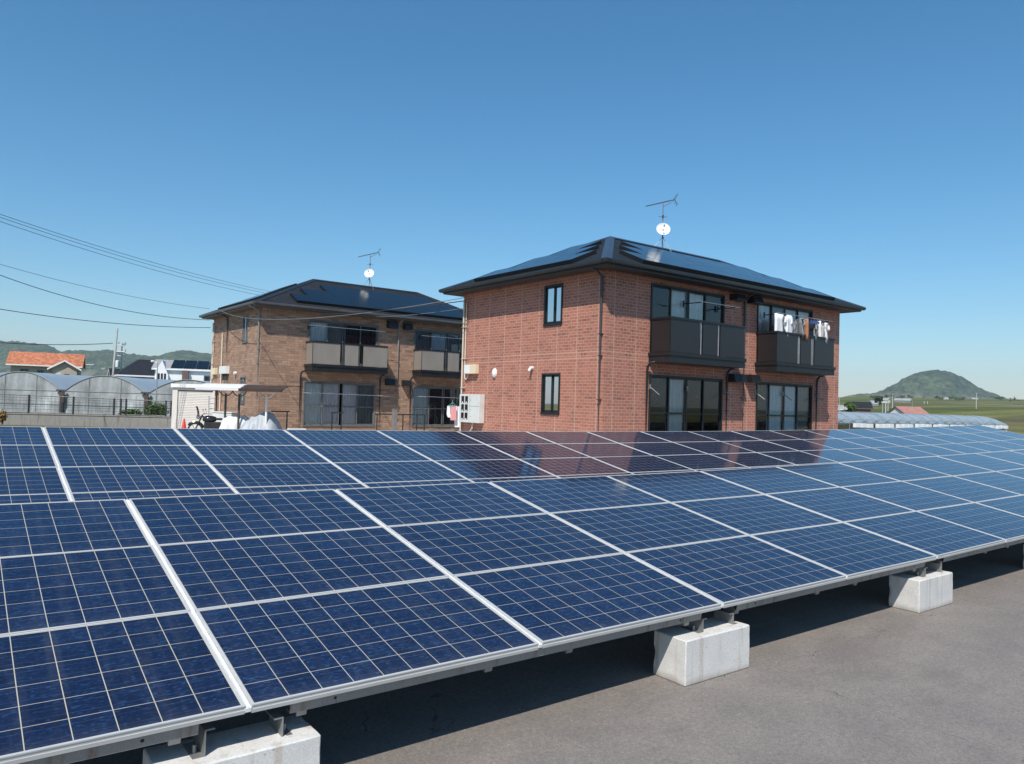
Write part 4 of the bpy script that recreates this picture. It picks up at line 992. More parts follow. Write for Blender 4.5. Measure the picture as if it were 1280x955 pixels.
def tunnel(P0, axis, wdt, ht, spring, length, label, group, endfilm=True, planters=0):
    """arched tunnel from its front end; P0 = ground point under the middle of the front arch"""
    t = tag(empty('polytunnel', P0, math.atan2(axis.y, axis.x)-PI/2), label, 'greenhouse', group)
    n = 20; arch = []
    for i in range(n+1):
        u = -1+2*i/n; arch.append((u*wdt/2, spring+(ht-spring)*(1-abs(u)**2.1)))
    ro = MB(); k = int(length/2.5)
    for j in range(k+1):
        y = length*j/k
        for (x, z) in arch: ro.v.append((x, y, z+.02*math.sin(j*2.3+x)))
    for j in range(k):
        for i in range(n): ro.f.append((j*(n+1)+i, j*(n+1)+i+1, (j+1)*(n+1)+i+1, (j+1)*(n+1)+i))
    ro.build('roof_film', M_FILMR, t, smooth=2)
    e = MB(); e.poly([(x, 0, z) for x, z in arch]+[(wdt/2, 0, 0), (-wdt/2, 0, 0)]); e.build('end_film', M_FILM, t)
    sd_ = MB()
    for sgx in (-1, 1): sd_.quad((sgx*wdt/2, 0, 0), (sgx*wdt/2, length, 0), (sgx*wdt/2, length, spring), (sgx*wdt/2, 0, spring))
    sd_.build('side_film', M_FILM, t)
    hp = MB(); hp.tube([(x, -.03, z+.02) for x, z in arch], .03, 6)
    for x in (-wdt/2, -wdt*.2, wdt*.2, wdt/2):
        zt = spring+(ht-spring)*(1-abs(2*x/wdt)**2.1); hp.tube([(x, -.03, 0), (x, -.03, zt)], .018, 6)
    for z in (spring, spring*.4):
        hw = wdt/2 if z <= spring else wdt/2*(1-(z-spring)/(ht-spring))**(1/2.1); hp.tube([(-hw, -.035, z), (hw, -.035, z)], .014, 6)
    hp.build('front_frame', M_GALVG, t)
    hb_ = MB()
    for j in range(1, k+1):
        hb_.tube([(x, length*j/k, z-.03) for x, z in arch[::2]], .016, 5)
    hb_.build('hoop', M_GALVG, t)
    return t
gaxis = Vector((math.sin(AZ0+math.radians(3.7)), math.cos(AZ0+math.radians(3.7)), 0))
GT = ['polytunnel at the left edge, below the orange roof', 'middle polytunnel behind the fence, below the tall utility pole', 'polytunnel partly hidden by the ivory storage shed', 'polytunnel hidden behind the shed and tan house', 'polytunnel outside the left edge']
vstep = (at(132, 471, 56)-at(27, 465, 56)); vstep.z = 0
for i, (j, ht) in enumerate(((0, 3.04), (1, 2.92), (2, 2.80), (-1, 3.08))):
    P = at(27, 465, 56); P.z = 0; P = P+vstep*j
    if j == -1: lab = 'polytunnel cut off by the left edge of the photo'
    else: lab = GT[j]
    tunnel(P, gaxis, vstep.length*.985, ht, 1.72, 38, lab, 'polytunnels behind the fence')
# brown valley posts between the tunnels
for i, (j, lb) in enumerate(((0, 'rusty brown gutter post between the left and middle polytunnels'), (1, 'rusty brown gutter post between the middle and right polytunnels'))):
    P = at(27, 465, 56); P.z = 0; P = P+vstep*(j+.5)-gaxis*.25
    mb = MB(); mb.box(-.05, .05, -.05, .05, 0, 1.72); mb.box(-.30, .30, -.10, .10, 1.721, 1.82); mb.box(.051, .2, -.06, .06, .9, 1.5)
    tag(mb.build('gutter_post', M_BROWNW, loc=P), lb, 'post', 'tunnel gutter posts')

# bushes
def leaves(mb, c, rx, ry, rz_, n, s, seed=0):
    rnd = random.Random(seed)
    for i in range(n):
        while True:
            v = Vector((rnd.uniform(-1, 1), rnd.uniform(-1, 1), rnd.uniform(-1, 1)))
            if .25 < v.length < 1: break
        k = .75+.4*noise.noise(v*2.2+Vector((seed, 0, 0))); p = Vector((c[0]+v.x*rx*k, c[1]+v.y*ry*k, c[2]+v.z*rz_*k))
        a = Vector((rnd.gauss(0, 1), rnd.gauss(0, 1), rnd.gauss(0, 1))).normalized(); b = a.orthogonal().normalized(); d = a.cross(b); q = s*rnd.uniform(.6, 1.4)
        mb.quad(p-b*q, p+d*q*.5, p+b*q, p-d*q*.5)
def bush(P, rx, ry, rz_, n, s, mat, label, cat='bush', seed=1, name='bush', group=None):
    t = tag(empty(name, P), label, cat, group)
    mb = MB(); leaves(mb, (0, 0, rz_*1.0), rx, ry, rz_, n, s, seed); mb.build('foliage', mat, t, recalc=False)
    st = MB()
    for i in range(5): a = i*1.26+seed; st.tube([(0, 0, 0), (.4*rx*math.cos(a), .4*ry*math.sin(a), rz_), (.75*rx*math.cos(a), .75*ry*math.sin(a), 1.5*rz_)], .02, 5, r1=.006)
    st.build('stem', M_BARK, t); return t
P = at(163, 523, 39.6); P.z = .35; bush(P, .75, .3, .32, 900, .06, M_LEAF, 'yellow-green low plant behind the fence, left of the taller bush', seed=3)
P = at(195, 523, 39.8); P.z = .3; bush(P, .75, .35, .55, 1200, .06, M_LEAF, 'bright green bush behind the fence next to the shed', seed=5)
P = at(3, 525, 35.5); P.z = .1; bush(P, .22, .2, .38, 260, .06, M_LEAFY, 'dry ochre plant at the left edge by the wall', 'plant', seed=9, name='dry_plant')
P = at(-8, 521, 35.2); P.z = .2

# ------------------------------------------------------------------ left: shed, bike port, covered bikes, motorcycle, cone
def yaw_to(v): return math.atan2(v.y, v.x)
rdir = Vector((RX.x, RX.y, 0)).normalized(); fdir = Vector((FW.x, FW.y, 0)).normalized()
P = at(214, 530, 36); P.z = 0
sd_dir = Vector((math.cos(math.radians(-33)), math.sin(math.radians(-33)), 0))
t = tag(empty('storage_shed', P, math.radians(-33)), 'ivory steel storage shed with roller shutter beside the tan house', 'shed')
Wd, Hd, Dd = 1.98, 2.30, 2.6
b = MB(); b.box(0, .26, .0, .06, 0, Hd-.22); b.box(Wd-.10, Wd, 0, .06, 0, Hd-.22); b.box(0, Wd, 0.001, .06, Hd-.32, Hd-.218)
b.box(0, .05, .061, Dd, 0, Hd-.2); b.box(Wd-.05, Wd, .061, Dd, 0, Hd-.2); b.box(.051, Wd-.051, Dd-.05, Dd, 0, Hd-.2); b.build('shed_body', M_SHUTF, t, bevel=.006)
b = MB(); b.box(-.06, Wd+.06, -.10, Dd+.05, Hd-.2, Hd-.02); b.build('roof', M_TRIMW, t, bevel=.012)
b = MB(); n = 24; h0, h1 = .02, Hd-.36
prof = []
for i in range(n):
    z = h0+(h1-h0)*i/n; dz = (h1-h0)/n; prof += [(z, .05), (z+dz*.25, .032), (z+dz*.75, .032), (z+dz, .05)]
for (z, y), (z2, y2) in zip(prof, prof[1:]): b.quad((.261, y, z), (Wd-.101, y, z), (Wd-.101, y2, z2), (.261, y2, z2))
b.build('roller_shutter', M_SHUT, t, recalc=False)
b = MB(); b.box(.24, .26, -.004, -.001, 0, Hd-.33); b.box(.24, Wd-.08, -.005, -.002, Hd-.345, Hd-.322); b.build('shutter_seam', M_PIPEG, t)

# white ladder-like rack between shed and tan wall
P = at(265, 530, 34.5); P.z = 0
mb = MB()
for x in (-.14, .14): mb.tube([(x, 0, 0), (x, .15, 1.75)], .02, 6)
for i in range(7): mb.tube([(-.14, .02*i+.01, .2+.24*i), (.14, .02*i+.01, .2+.24*i)], .016, 6)
tag(mb.build('ladder', M_MAST, loc=P), 'small aluminium ladder leaning between shed and tan house', 'ladder')
# utility cabinets low on the tan end wall
P = at(281, 530, 33.2); P.z = 0
mb = MB(); mb.box(-.55, .55, -.2, .2, 0.0, 1.02); mb.box(-.58, .58, -.23, .23, 1.022, 1.07); o = mb.build('utility_cabinet', M_GREYBOX, loc=P, bevel=.015); o.rotation_euler = (0, 0, math.radians(-60)); tag(o, 'low pale utility cabinet standing at the tan end wall', 'cabinet')

# bike port: a white canopy and a brown canopy on curved arms
def port(PA, PB, label, matroof, post_px, matpost, lip):
    ax = (PB-PA); L = ax.length; z0 = PA.z
    t = tag(empty('bike_port', (PA.x, PA.y, 0), yaw_to(ax)), label, 'bike shelter', 'bike shelters')
    r = MB(); n = 10; dep = 1.15; pts = []
    for i in range(n+1):
        u = i/n; pts.append((-.02+dep*u, z0-.12+.20*math.sin(min(1, u*2.4)*PI/2)+lip*u))
    for (y, z), (y2, z2) in zip(pts, pts[1:]):
        k = len(r.v); r.v += [(0, y, z), (L, y, z), (L, y2, z2), (0, y2, z2), (0, y, z-.02), (L, y, z-.02), (L, y2, z2-.02), (0, y2, z2-.02)]
        r.f += [(k, k+1, k+2, k+3), (k+7, k+6, k+5, k+4), (k, k+4, k+5, k+1), (k+3, k+2, k+6, k+7), (k, k+3, k+7, k+4), (k+1, k+5, k+6, k+2)]
    r.box(-.015, L+.015, -.06, -.021, z0-.18, z0-.07); r.build('canopy', matroof, t)
    for a, mp in post_px:
        p = MB(); p.tube([(a, .6, 0), (a, .6, z0-.30)], .045, 10); po = p.build('post', mp, t, smooth=True)
        ar = MB()
        for sg in (-1, 1): ar.tube([(a+sg*.40*math.sin(q*PI/12), .6, z0-.02-.38*math.cos(q*PI/12)) for q in range(7)], .022, 6)
        ar.build('curved_arm', mp, t, smooth=True)
    return t
PA = at(246, 483, 30.0); PB = at(299, 484, 29.1); PA.z = PB.z = 2.18
port(PA, PB, 'white canopy bike shelter left of the brown one', M_CANW, [(.95, M_POSTD), (1.66, M_POSTD)], M_POSTD, .02)
PA = PB+(PB-PA).normalized()*.03; PB2 = at(353, 488, 28.2); PA.z = PB2.z = 2.16
port(PA, PB2, 'smoked brown canopy bike shelter before the tan house corner', M_CANB, [(.82, M_TRIMW)], M_TRIMW, .0)

def cover(P, sx, sy, prof, mat, label, rz, seed):
    """draped sheet over a bike: ridge heights along x"""
    mb = MB(); n = 30; m_ = 18
    for i in range(n+1):
        u = i/n; 
        for (a, ha), (b, hb2) in zip(prof, prof[1:]):
            if a <= u <= b: h = ha+(hb2-ha)*((u-a)/(b-a)); break
        for j in range(m_+1):
            v = -1+2*j/m_; e = (1-abs(v)**2.6); z = h*e**.38 if e > 0 else 0
            fold = .07*math.sin(u*30+v*4+seed)*(1.15-z/max(h, .01))+.05*noise.noise((u*7, v*4, seed))
            mb.v.append((sx*(u-.5)+fold*.4, sy*v*(.55+.45*(1-z/1.6))+fold, max(0.004, z+(.05*noise.noise((u*7, v*5, seed+3))+.02*math.sin(u*40+v*9))*(z > .1))))
    for i in range(n):
        for j in range(m_): a = i*(m_+1)+j; mb.f.append((a, a+m_+1, a+m_+2, a+1))
    o = mb.build('bike_cover', mat, smooth=2, loc=P); o.rotation_euler = (0, 0, rz); return tag(o, label, 'tarpaulin', 'covered bikes under the shelter')
P = at(298, 530, 30.3); P.z = 0.005
cover(P, 1.45, .5, [(0, .35), (.1, .9), (.3, 1.0), (.7, .98), (.85, .75), (1, .3)], M_TARPW, 'white sheet draped over a parked bike', yaw_to(rdir)+.1, 1.3)
P = at(328, 530, 29.75); P.z = 0.005
cover(P, 1.55, .7, [(0, .60), (.18, .92), (.40, 1.06), (.56, 1.20), (.70, 1.17), (.86, .85), (1, .25)], M_TARPG, 'grey sheet peaked over a bike, right of the white sheet', yaw_to(rdir)-.1, 4.1)

def motorcycle(P, rz):
    t = tag(empty('motorcycle', P, rz), 'black motorcycle with upright windscreen parked before the shed shutter', 'motorcycle')
    for x in (-.68, .68):
        w_ = MB(); Mx = Matrix.Translation((x, 0, .31)) @ Matrix.Rotation(PI/2, 4, 'X')
        w_.lathe([(.25, -.06), (.29, -.055), (.31, -.025), (.312, .025), (.29, .055), (.25, .06), (.25, -.06)], Mx, 24); wo = w_.build('wheel', M_TYRE, t, smooth=True)
        r_ = MB(); r_.lathe([(.235, -.03), (.25, -.03), (.25, .03), (.235, .03), (.235, -.03)], Mx, 24); r_.lathe([(.0001, -.05), (.05, -.05), (.05, .05), (.0001, .05)], Mx, 12)
        for k in range(6): a = k*PI/3; r_.tube([(x+.04*math.cos(a), 0, .31+.04*math.sin(a)), (x+.24*math.cos(a), 0, .31+.24*math.sin(a))], .012, 6)
        r_.build('rim', M_CHROME, wo)
    f = MB(); f.tube([(-.68, .09, .31), (-.42, .07, .95)], .025, 8); f.tube([(-.68, -.09, .31), (-.42, -.07, .95)], .025, 8); f.tube([(-.42, 0, .92), (-.1, 0, .45), (.25, 0, .42), (.68, .08, .31)], .03, 8); f.tube([(.25, .1, .42), (.55, .1, .75)], .022, 8)
    f.box(-.32, .30, -.19, .19, .24, .66); f.build('frame', M_DARKST, t, bevel=.01)
    b = MB(); b.lathe([(.0001, -.28), (.13, -.25), (.19, -.08), (.18, .1), (.11, .27), (.0001, .3)], Matrix.Translation((-.14, 0, .78)) @ Matrix.Rotation(PI/2, 4, 'Y') @ Matrix.Diagonal((.8, 1, 1, 1)), 16); b.build('fuel_tank', M_BIKE, t, smooth=True)
    s_ = MB(); s_.box(.12, .72, -.13, .13, .74, .83); s_.box(.5, .9, -.1, .1, .835, .90); s_.build('seat', M_TYRE, t, bevel=.03)
    for x in (.68, -.68):
        mg = MB(); mg.tube([(x+.34*math.cos(a*PI/10), 0, .31+.34*math.sin(a*PI/10)) for a in range(1, 9)], .055, 6); mg.build('mudguard', M_BIKE, t, smooth=True)
    h_ = MB(); h_.tube([(-.28, -.36, 1.0), (-.38, -.15, .99), (-.40, .15, .99), (-.28, .36, 1.0)], .016, 6); 
    for sg in (-1, 1): h_.tube([(-.3, sg*.3, 1.0), (-.34, sg*.36, 1.16)], .008, 5); h_.box(-.37, -.35, sg*.36-.06, sg*.36+.06, 1.13, 1.21)
    h_.build('handlebar', M_CHROME, t)
    hl = MB(); hl.lathe([(.0001, .1), (.07, .09), (.095, .03), (.06, -.06), (.0001, -.08)], Matrix.Translation((-.56, 0, .86)) @ Matrix.Rotation(-PI/2, 4, 'Y'), 16); hl.build('headlight', M_CHROME, t, smooth=True)
    ws = MB(); prev = None
    rows = []
    for i in range(7):
        u = i/6; rows.append([(-.56+.02*u-.10*u*u-.06*math.cos(v*1.4), .24*v*(1-.35*u*u), .86+.44*u) for v in (-1, -.5, 0, .5, 1)])
    for a, b2 in zip(rows, rows[1:]):
        for k in range(4): ws.quad(a[k], a[k+1], b2[k+1], b2[k])
    ws.build('windscreen', M_BIKE, t, smooth=2)
    e = MB(); e.tube([(-.1, -.17, .32), (.3, -.19, .26), (.85, -.2, .34)], .04, 8, r1=.055); e.build('exhaust', M_CHROME, t, smooth=True)
    return t
P = at(266, 530, 31.6); P.z = 0.005
motorcycle(P, yaw_to(rdir)+.25)
P = at(230, 530, 33.8); P.z = 0.005
t = tag(empty('traffic_cone', P), 'red traffic cone standing before the ivory shed', 'traffic cone')
b = MB(); b.lathe([(.15, .03), (.145, .05), (.03, .68), (.02, .70), (.0001, .70)], None, 20); b.build('cone', M_RED, t, smooth=True)
b = MB(); b.box(-.19, .19, -.19, .19, 0, .03); b.build('base', M_RED, t, bevel=.01)

# railings in front of the tan house
def railing(xa, xb, y, zt, posts, label, group='railings before the tan house'):
    t = tag(empty('railing', (xa, y, 0)), label, 'railing', group)
    L = xb-xa; r = MB(); r.tube([(0, 0, zt), (L, 0, zt)], .025, 8); r.tube([(0, 0, .25), (L, 0, .25)], .018, 8); r.build('rail', M_FENCE, t)
    for a in posts: p_ = MB(); p_.tube([(a, 0, 0), (a, 0, zt)], .028, 8); p_.build('post', M_FENCE, t)
    return t
yR = 26.4
def xat(px, y): d = at(px, 515, 1)-CAM; return CAM.x+d.x*(y-CAM.y)/d.y
railing(xat(339, yR), xat(362, yR), yR, 1.22, [xat(359, yR)-xat(339, yR)], 'short black railing right of the grey covered bike')
railing(xat(414, yR), xat(429, yR), yR, 1.2, [.05, xat(427, yR)-xat(414, yR)], 'narrow black railing before the lower tan house window')
railing(xat(469, yR), xat(532, yR), yR, 1.17, [.1, xat(504, yR)-xat(469, yR), xat(521.5, yR)-xat(469, yR), xat(531, yR)-xat(469, yR)], 'long black railing below the right balcony of the tan house')
mb = MB(); mb.box(-.09, .09, -.09, .09, 0, 1.38); mb.box(-.10, .10, -.10, .10, 1.382, 1.41)
tag(mb.build('gate_post', M_PIPET, loc=(xat(493.5, 26.3), 26.3, 0.004), bevel=.008), 'square grey-brown post standing before the tan house downspout', 'post')
P = at(371, 534, 25.5); P.z = 0
mb = MB(); mb.box(-.30, .30, -.09, .09, 0.72, .76); mb.box(-.27, -.22, -.07, .07, 0.005, .719); mb.box(.22, .27, -.07, .07, 0.005, .719)
o = tag(mb.build('bench', M_TRIMW, loc=P), 'small white plank bench below the tan house left window', 'bench'); o.rotation_euler = (0, 0, 0)

# ------------------------------------------------------------------ distant houses
def quadface(mb, pts, ux, uy):
    pts = [Vector(p) for p in pts]; n = len(mb.v); mb.v += [tuple(p) for p in pts]; mb.f.append(tuple(range(n, n+len(pts)))); mb.uv[len(mb.f)-1] = [((p-pts[0]).dot(ux), (p-pts[0]).dot(uy)) for p in pts]
def face(px): return yaw_to(rdir)+math.atan((640-px)/FPX)
def gable_house(P, rz, w_, d_, he, hr, mw, mr, label, wins=(), ov=.45, trim=M_TRIMW, name='house', cat='house', hip=0.0, gable_front=False, group=None):
    t = tag(empty(name, P, rz), label, cat, group)
    b = MB()
    for f in (((0, 0), (w_, 0)), ((w_, 0), (w_, d_)), ((w_, d_), (0, d_)), ((0, d_), (0, 0))): b.quad((*f[0], 0), (*f[1], 0), (*f[1], he), (*f[0], he))
    if hip == 0: b.tri((0, 0, he), (0, d_, he), (0, d_/2, hr)); b.tri((w_, 0, he), (w_, d_, he), (w_, d_/2, hr))
    b.build('wall', mw, t)
    s = (hr-he)/(d_/2); z0 = he-ov*s; X0, X1 = -ov, w_+ov; r = MB(); hx = hip
    R0, R1 = Vector((X0+hx, d_/2, hr)), Vector((X1-hx, d_/2, hr))
    uy = Vector((0, 1, s)).normalized(); ux = Vector((1, 0, 0))
    quadface(r, [(X0, -ov, z0), (X1, -ov, z0), R1, R0], ux, uy); quadface(r, [(X1, d_+ov, z0), (X0, d_+ov, z0), R0, R1], -ux, Vector((0, -1, s)).normalized())
    if hip: quadface(r, [(X0, d_+ov, z0), (X0, -ov, z0), R0], Vector((0, -1, 0)), Vector((1, 0, s)).normalized()); quadface(r, [(X1, -ov, z0), (X1, d_+ov, z0), R1], Vector((0, 1, 0)), Vector((-1, 0, s)).normalized())
    for p in list(range(len(r.v))): r.v[p] = (r.v[p][0], r.v[p][1], r.v[p][2]+.06)
    ro = r.build('roof', mr, t, recalc=False)
    e = MB(); e.box(X0, X1, -ov, -ov+.1, z0-.12, z0+.05); e.box(X0, X1, d_+ov-.1, d_+ov, z0-.12, z0+.05)
    if hip: e.box(X0, X0+.1, -ov+.101, d_+ov-.101, z0-.12, z0+.05); e.box(X1-.1, X1, -ov+.101, d_+ov-.101, z0-.12, z0+.05)
    else:
        for X in (X0, X1-.08):
            for yy, in ((-ov,), (d_+ov,)):
                k = len(e.v); A = [(X, yy, z0+.04), (X, yy, z0-.14), (X, d_/2, hr-.14), (X, d_/2, hr+.04)]
                e.v += A+[(a+.08, b_, c) for a, b_, c in A]; e.f += [(k, k+1, k+2, k+3), (k+7, k+6, k+5, k+4)]+[(k+i, k+(i+1) % 4, k+4+(i+1) % 4, k+4+i) for i in range(4)]
    e.build('eaves_trim', trim, ro)
    for (side, a0, a1, z0_, z1) in wins:
        f = MB(); g = MB()
        bx = (lambda mb_, n0, n1, p, q, zz, z2: mb_.box(p, q, -n1, -n0, zz, z2)) if side == 'f' else (lambda mb_, n0, n1, p, q, zz, z2: mb_.box(w_+n0, w_+n1, p, q, zz, z2)) if side == 'r' else (lambda mb_, n0, n1, p, q, zz, z2: mb_.box(-n1, -n0, p, q, zz, z2))
        bx(f, .002, .06, a0, a1, z1-.08, z1); bx(f, .002, .06, a0, a1, z0_, z0_+.08); bx(f, .002, .058, a0, a0+.07, z0_+.08, z1-.08); bx(f, .002, .058, a1-.07, a1, z0_+.08, z1-.08); bx(f, .002, .05, (a0+a1)/2-.03, (a0+a1)/2+.03, z0_+.08, z1-.08)
        fo = f.build('window', M_GREYALU, t); bx(g, .004, .02, a0+.07, a1-.07, z0_+.08, z1-.08); g.build('pane', M_BLACKGL, fo)
    return t
# orange-tiled house: long roof facing us, gable wing on the right
P = at(12, 485, 103); P.z = 0; rzO = face(12)-.13
t = gable_house(P, rzO, 8.1, 5.4, 5.35, 6.9, M_STUCCO, M_TERRA, 'cream two-storey house with bright orange tiled roof at far left', [('f', 1.1, 2.1, 3.3, 4.5), ('f', 3.1, 3.9, 3.3, 4.4)], ov=.55)
wg = MB(); gx0, gx1, gy, ghe, ghr = 5.0, 8.0, -1.3, 4.95, 5.85
wg.poly([(gx0, gy, 0), (gx1, gy, 0), (gx1, gy, ghe), ((gx0+gx1)/2, gy, ghr-.1), (gx0, gy, ghe)]); wg.quad((gx1, gy, 0), (gx1, 0, 0), (gx1, 0, ghe), (gx1, gy, ghe)); wg.quad((gx0, gy, 0), (gx0, 0, 0), (gx0, 0, ghe), (gx0, gy, ghe)); wg.build('gable_wing', M_STUCCO, t)
r = MB(); mx = (gx0+gx1)/2
quadface(r, [(gx0-.5, gy-.4, ghe-.3), (mx, gy-.4, ghr), (mx, 2.6, ghr), (gx0-.5, 2.6, ghe-.3)], Vector((0, 1, 0)), Vector((1, 0, .5)).normalized()); quadface(r, [(gx1+.5, gy-.4, ghe-.3), (mx, gy-.4, ghr), (mx, 2.6, ghr), (gx1+.5, 2.6, ghe-.3)], Vector((0, 1, 0)), Vector((-1, 0, .6)).normalized())
gr = r.build('wing_roof', M_TERRA, t)
e = MB()
for a, b_ in (((gx0-.55, ghe-.34), (mx, ghr)), ((mx, ghr), (gx1+.55, ghe-.34))):
    k = len(e.v); A = [(a[0], gy-.47, a[1]+.05), (b_[0], gy-.47, b_[1]+.05), (b_[0], gy-.47, b_[1]-.18), (a[0], gy-.47, a[1]-.18)]; e.v += A+[(x, y+.07, z) for x, y, z in A]; e.f += [(k, k+1, k+2, k+3), (k+7, k+6, k+5, k+4)]+[(k+i, k+(i+1) % 4, k+4+(i+1) % 4, k+4+i) for i in range(4)]
e.build('barge_board', M_TRIMW, gr)
for i in range(2): ac = MB(); ac.box(5.5+1.0*i, 6.1+1.0*i, gy-.35, gy-.005, 3.45, 3.95); ac.build('outdoor_unit', M_WHITEP if i == 0 else M_BLACKGL, t)
for q, lb in ((83, 'left white ball-shaped tank by the orange-roofed house'), (89.5, 'right white ball-shaped tank by the orange-roofed house')):
    P = at(q, 472, 95); P.z = 0
    b = MB(); b.lathe([(.22, 0), (.22, 2.3), (.34, 2.45), (.42, 2.7), (.36, 3.0), (.2, 3.12), (.0001, 3.15)], None, 16); tag(b.build('ball_tank', M_DISH, loc=P, smooth=True), lb, 'tank', 'white tanks')
# dark-tiled house
P = at(152, 480, 88); P.z = 0
gable_house(P, face(170)+.1, 5.6, 6.5, 4.0, 5.7, M_GREYW, M_SLATE2, 'grey house with dark tiled hip roof behind the middle polytunnel', [('f', 1.0, 2.4, 2.3, 3.5), ('f', 3.4, 4.6, 2.3, 3.5)], ov=.6, hip=2.6)
P = at(143, 480, 93); P.z = 0
gable_house(P, face(150)+.1, 3.2, 5, 3.2, 4.6, M_WHITEW, M_SLATE2, 'low white annex with dark roof beside the tall utility pole', [('f', .6, 1.5, 1.6, 2.6)], ov=.5)
# white house with roof solar panels
P = at(193, 480, 79); P.z = 0; rzW = face(225)-.12
t = gable_house(P, rzW, 7.6, 4.6, 4.42, 5.3, M_WHITEW, M_GREYW, 'white house with a row of dark solar panels on its roof', [('f', 4.8, 5.9, 2.6, 3.75)], ov=.3)
fw_ = MB(); fw_.poly([(.2, -.6, 0), (1.35, -.6, 0), (1.35, -.6, 3.7), (.75, -.6, 5.15), (.2, -.6, 4.1)]); fw_.quad((1.35, -.6, 0), (1.35, .8, 0), (1.35, .8, 3.7), (1.35, -.6, 3.7)); fw_.quad((.2, -.6, 0), (.2, .8, 0), (.2, .8, 4.1), (.2, -.6, 4.1)); fw_.quad((1.35, -.6, 3.7), (1.35, 1.6, 3.7), (.75, 1.6, 5.15), (.75, -.6, 5.15)); fw_.quad((.2, -.6, 4.1), (.2, 1.6, 4.1), (.75, 1.6, 5.15), (.75, -.6, 5.15)); fw_.build('gable_wing', M_WHITEW, t)
for i in range(3): g = MB(); g.box(.38+.3*i, .55+.3*i, -.66, -.602, 2.9, 3.8); g.build('window', M_BLACKGL, t)
s_ = .88/2.3; nn = Vector((0, -s_, 1)).normalized()
for i in range(5):
    x0 = 1.55+1.22*i; A = [Vector((x0, -.2, 4.42-.2*s_)), Vector((x0+1.14, -.2, 4.42-.2*s_)), Vector((x0+1.14, 2.1, 4.42+2.1*s_)), Vector((x0, 2.1, 4.42+2.1*s_))]
    g = MB(); k = 0; g.v = [tuple(a+nn*.16) for a in A]+[tuple(a+nn*.09) for a in A]; g.f = [(0, 1, 2, 3), (7, 6, 5, 4)]+[(j, j+4, (j+1) % 4+4, (j+1) % 4) for j in range(4)]; g.build('roof_solar_panel', M_ROOFPV, t)
g = MB(); g.box(2.7, 3.3, -.5, -.003, 0, 4.2); g.build('brown_bay', M_BROWNW, t)
g = MB(); g.box(1.36, 2.65, -.5, -.003, 2.7, 2.95); g.build('porch_roof', M_SLATE2, t)
def zat(px, py, D): return at(px, py, D).z
# far right houses
P = at(1131, 520, 125); P.z = ground_h(P.x, P.y)-.1
rzr = face(1145)+.8
gable_house(P, rzr, 5.0, 3.8, zat(1133, 516.8, 125)-P.z, zat(1140, 508.6, 125)-P.z, M_WHITEW, M_PINKT, 'white gabled house with faded red roof behind the right greenhouse', [], ov=.18, trim=M_BROWNW)
P = at(1069, 515, 150); P.z = ground_h(P.x, P.y)-.1
gable_house(P, face(1075)+.25, 2.9, 2.8, zat(1075, 509, 150)-P.z, zat(1075, 502.5, 150)-P.z, M_BROWNW, M_SLATE, 'small dark brown house with black roof left of the hill', [('f', .9, 1.7, 1.2, 2.0)], ov=.35, trim=M_BROWNW)
P = at(1049, 512, 190); P.z = ground_h(P.x, P.y)-.6
gable_house(P, face(1049), 1.6, 3, zat(1049, 511, 190)-P.z, zat(1049, 506.5, 190)-P.z, M_WHITEW, M_GREYW, 'white house edge showing right beside the red brick wall', [], ov=.3)
for i, (px, py, D, ww, hh, lb) in enumerate(((1096, 511, 420, 9, 3.0, 'pale low barn at the foot of the hill, left'), (1118, 510.5, 460, 14, 3.4, 'long pale low barn at the foot of the hill'), (1180, 505, 640, 5, 2.4, 'pale shed in the field below the hill'), (1215, 504, 680, 7, 2.2, 'pale long roof in the far field'), (1091, 511, 330, 5, 2.8, 'grey hut behind the dark brown house'))):
    P = at(px, py, D); P.z = ground_h(P.x, P.y)-.5
    ww *= .62; hh *= .6
    gable_house(P, face(px)+.2*(i-2), ww, 4, hh, hh+1.0, M_WHITEW if i % 2 == 0 else M_GREYW, M_GREYW, lb, [], ov=.4)

# ------------------------------------------------------------------ poles and lamps
def upole(px, D, ytop, label, r=.13, arms=(), mat=M_POLE, lean=0.0, trafo=False, name='utility_pole', cat='utility pole', group='utility poles', zb=None):
    P = at(px, 490, D); T = at(px, ytop, D); z0 = ground_h(P.x, P.y) if zb is None else zb; h = T.z-z0
    P.z = z0; t = tag(empty(name, P), label, cat, group)
    m_ = MB(); m_.tube([(0, 0, -.2), (rdir.x*lean, rdir.y*lean, h)], r, 10, r1=r*.62); m_.build('pole', mat, t, smooth=True)
    for (f_, l0, l1) in arms:
        a = MB(); q = Vector((rdir.x*lean*f_, rdir.y*lean*f_, h*f_)); a.tube([q+rdir*l0, q+rdir*l1], .06, 6)
        for s in (l0, l1): a.tube([q+rdir*s, q+rdir*s+Vector((0, 0, .3))], .07, 6)
        a.build('crossarm', M_MAST, t)
    if trafo:
        a = MB(); a.lathe([(.0001, 0), (.26, 0), (.28, .1), (.28, .7), (.2, .78), (.0001, .8)], Matrix.Translation(Vector((0, 0, h*.62))-rdir*.45), 14); a.build('transformer', M_WHITEP, t, smooth=True)
    return t
upole(138.5, 90, 410, 'tall grey utility pole leaning slightly, above the middle polytunnel', .17, [(.78, 0, 1.0), (.70, 0, 1.2)], lean=.45)
upole(150, 91, 429, 'shorter utility pole with transformer right of the tall pole', .12, [(.98, -.4, .4), (.80, -.5, .3)], trafo=True)
upole(111, 120, 455, 'far thin pole with curved lamp behind the polytunnels', .06, [(.98, -.6, .6)], mat=M_MAST)
upole(128, 130, 459, 'far short pole left of the tall pole', .05, [(.95, -.3, .3)], mat=M_MAST)
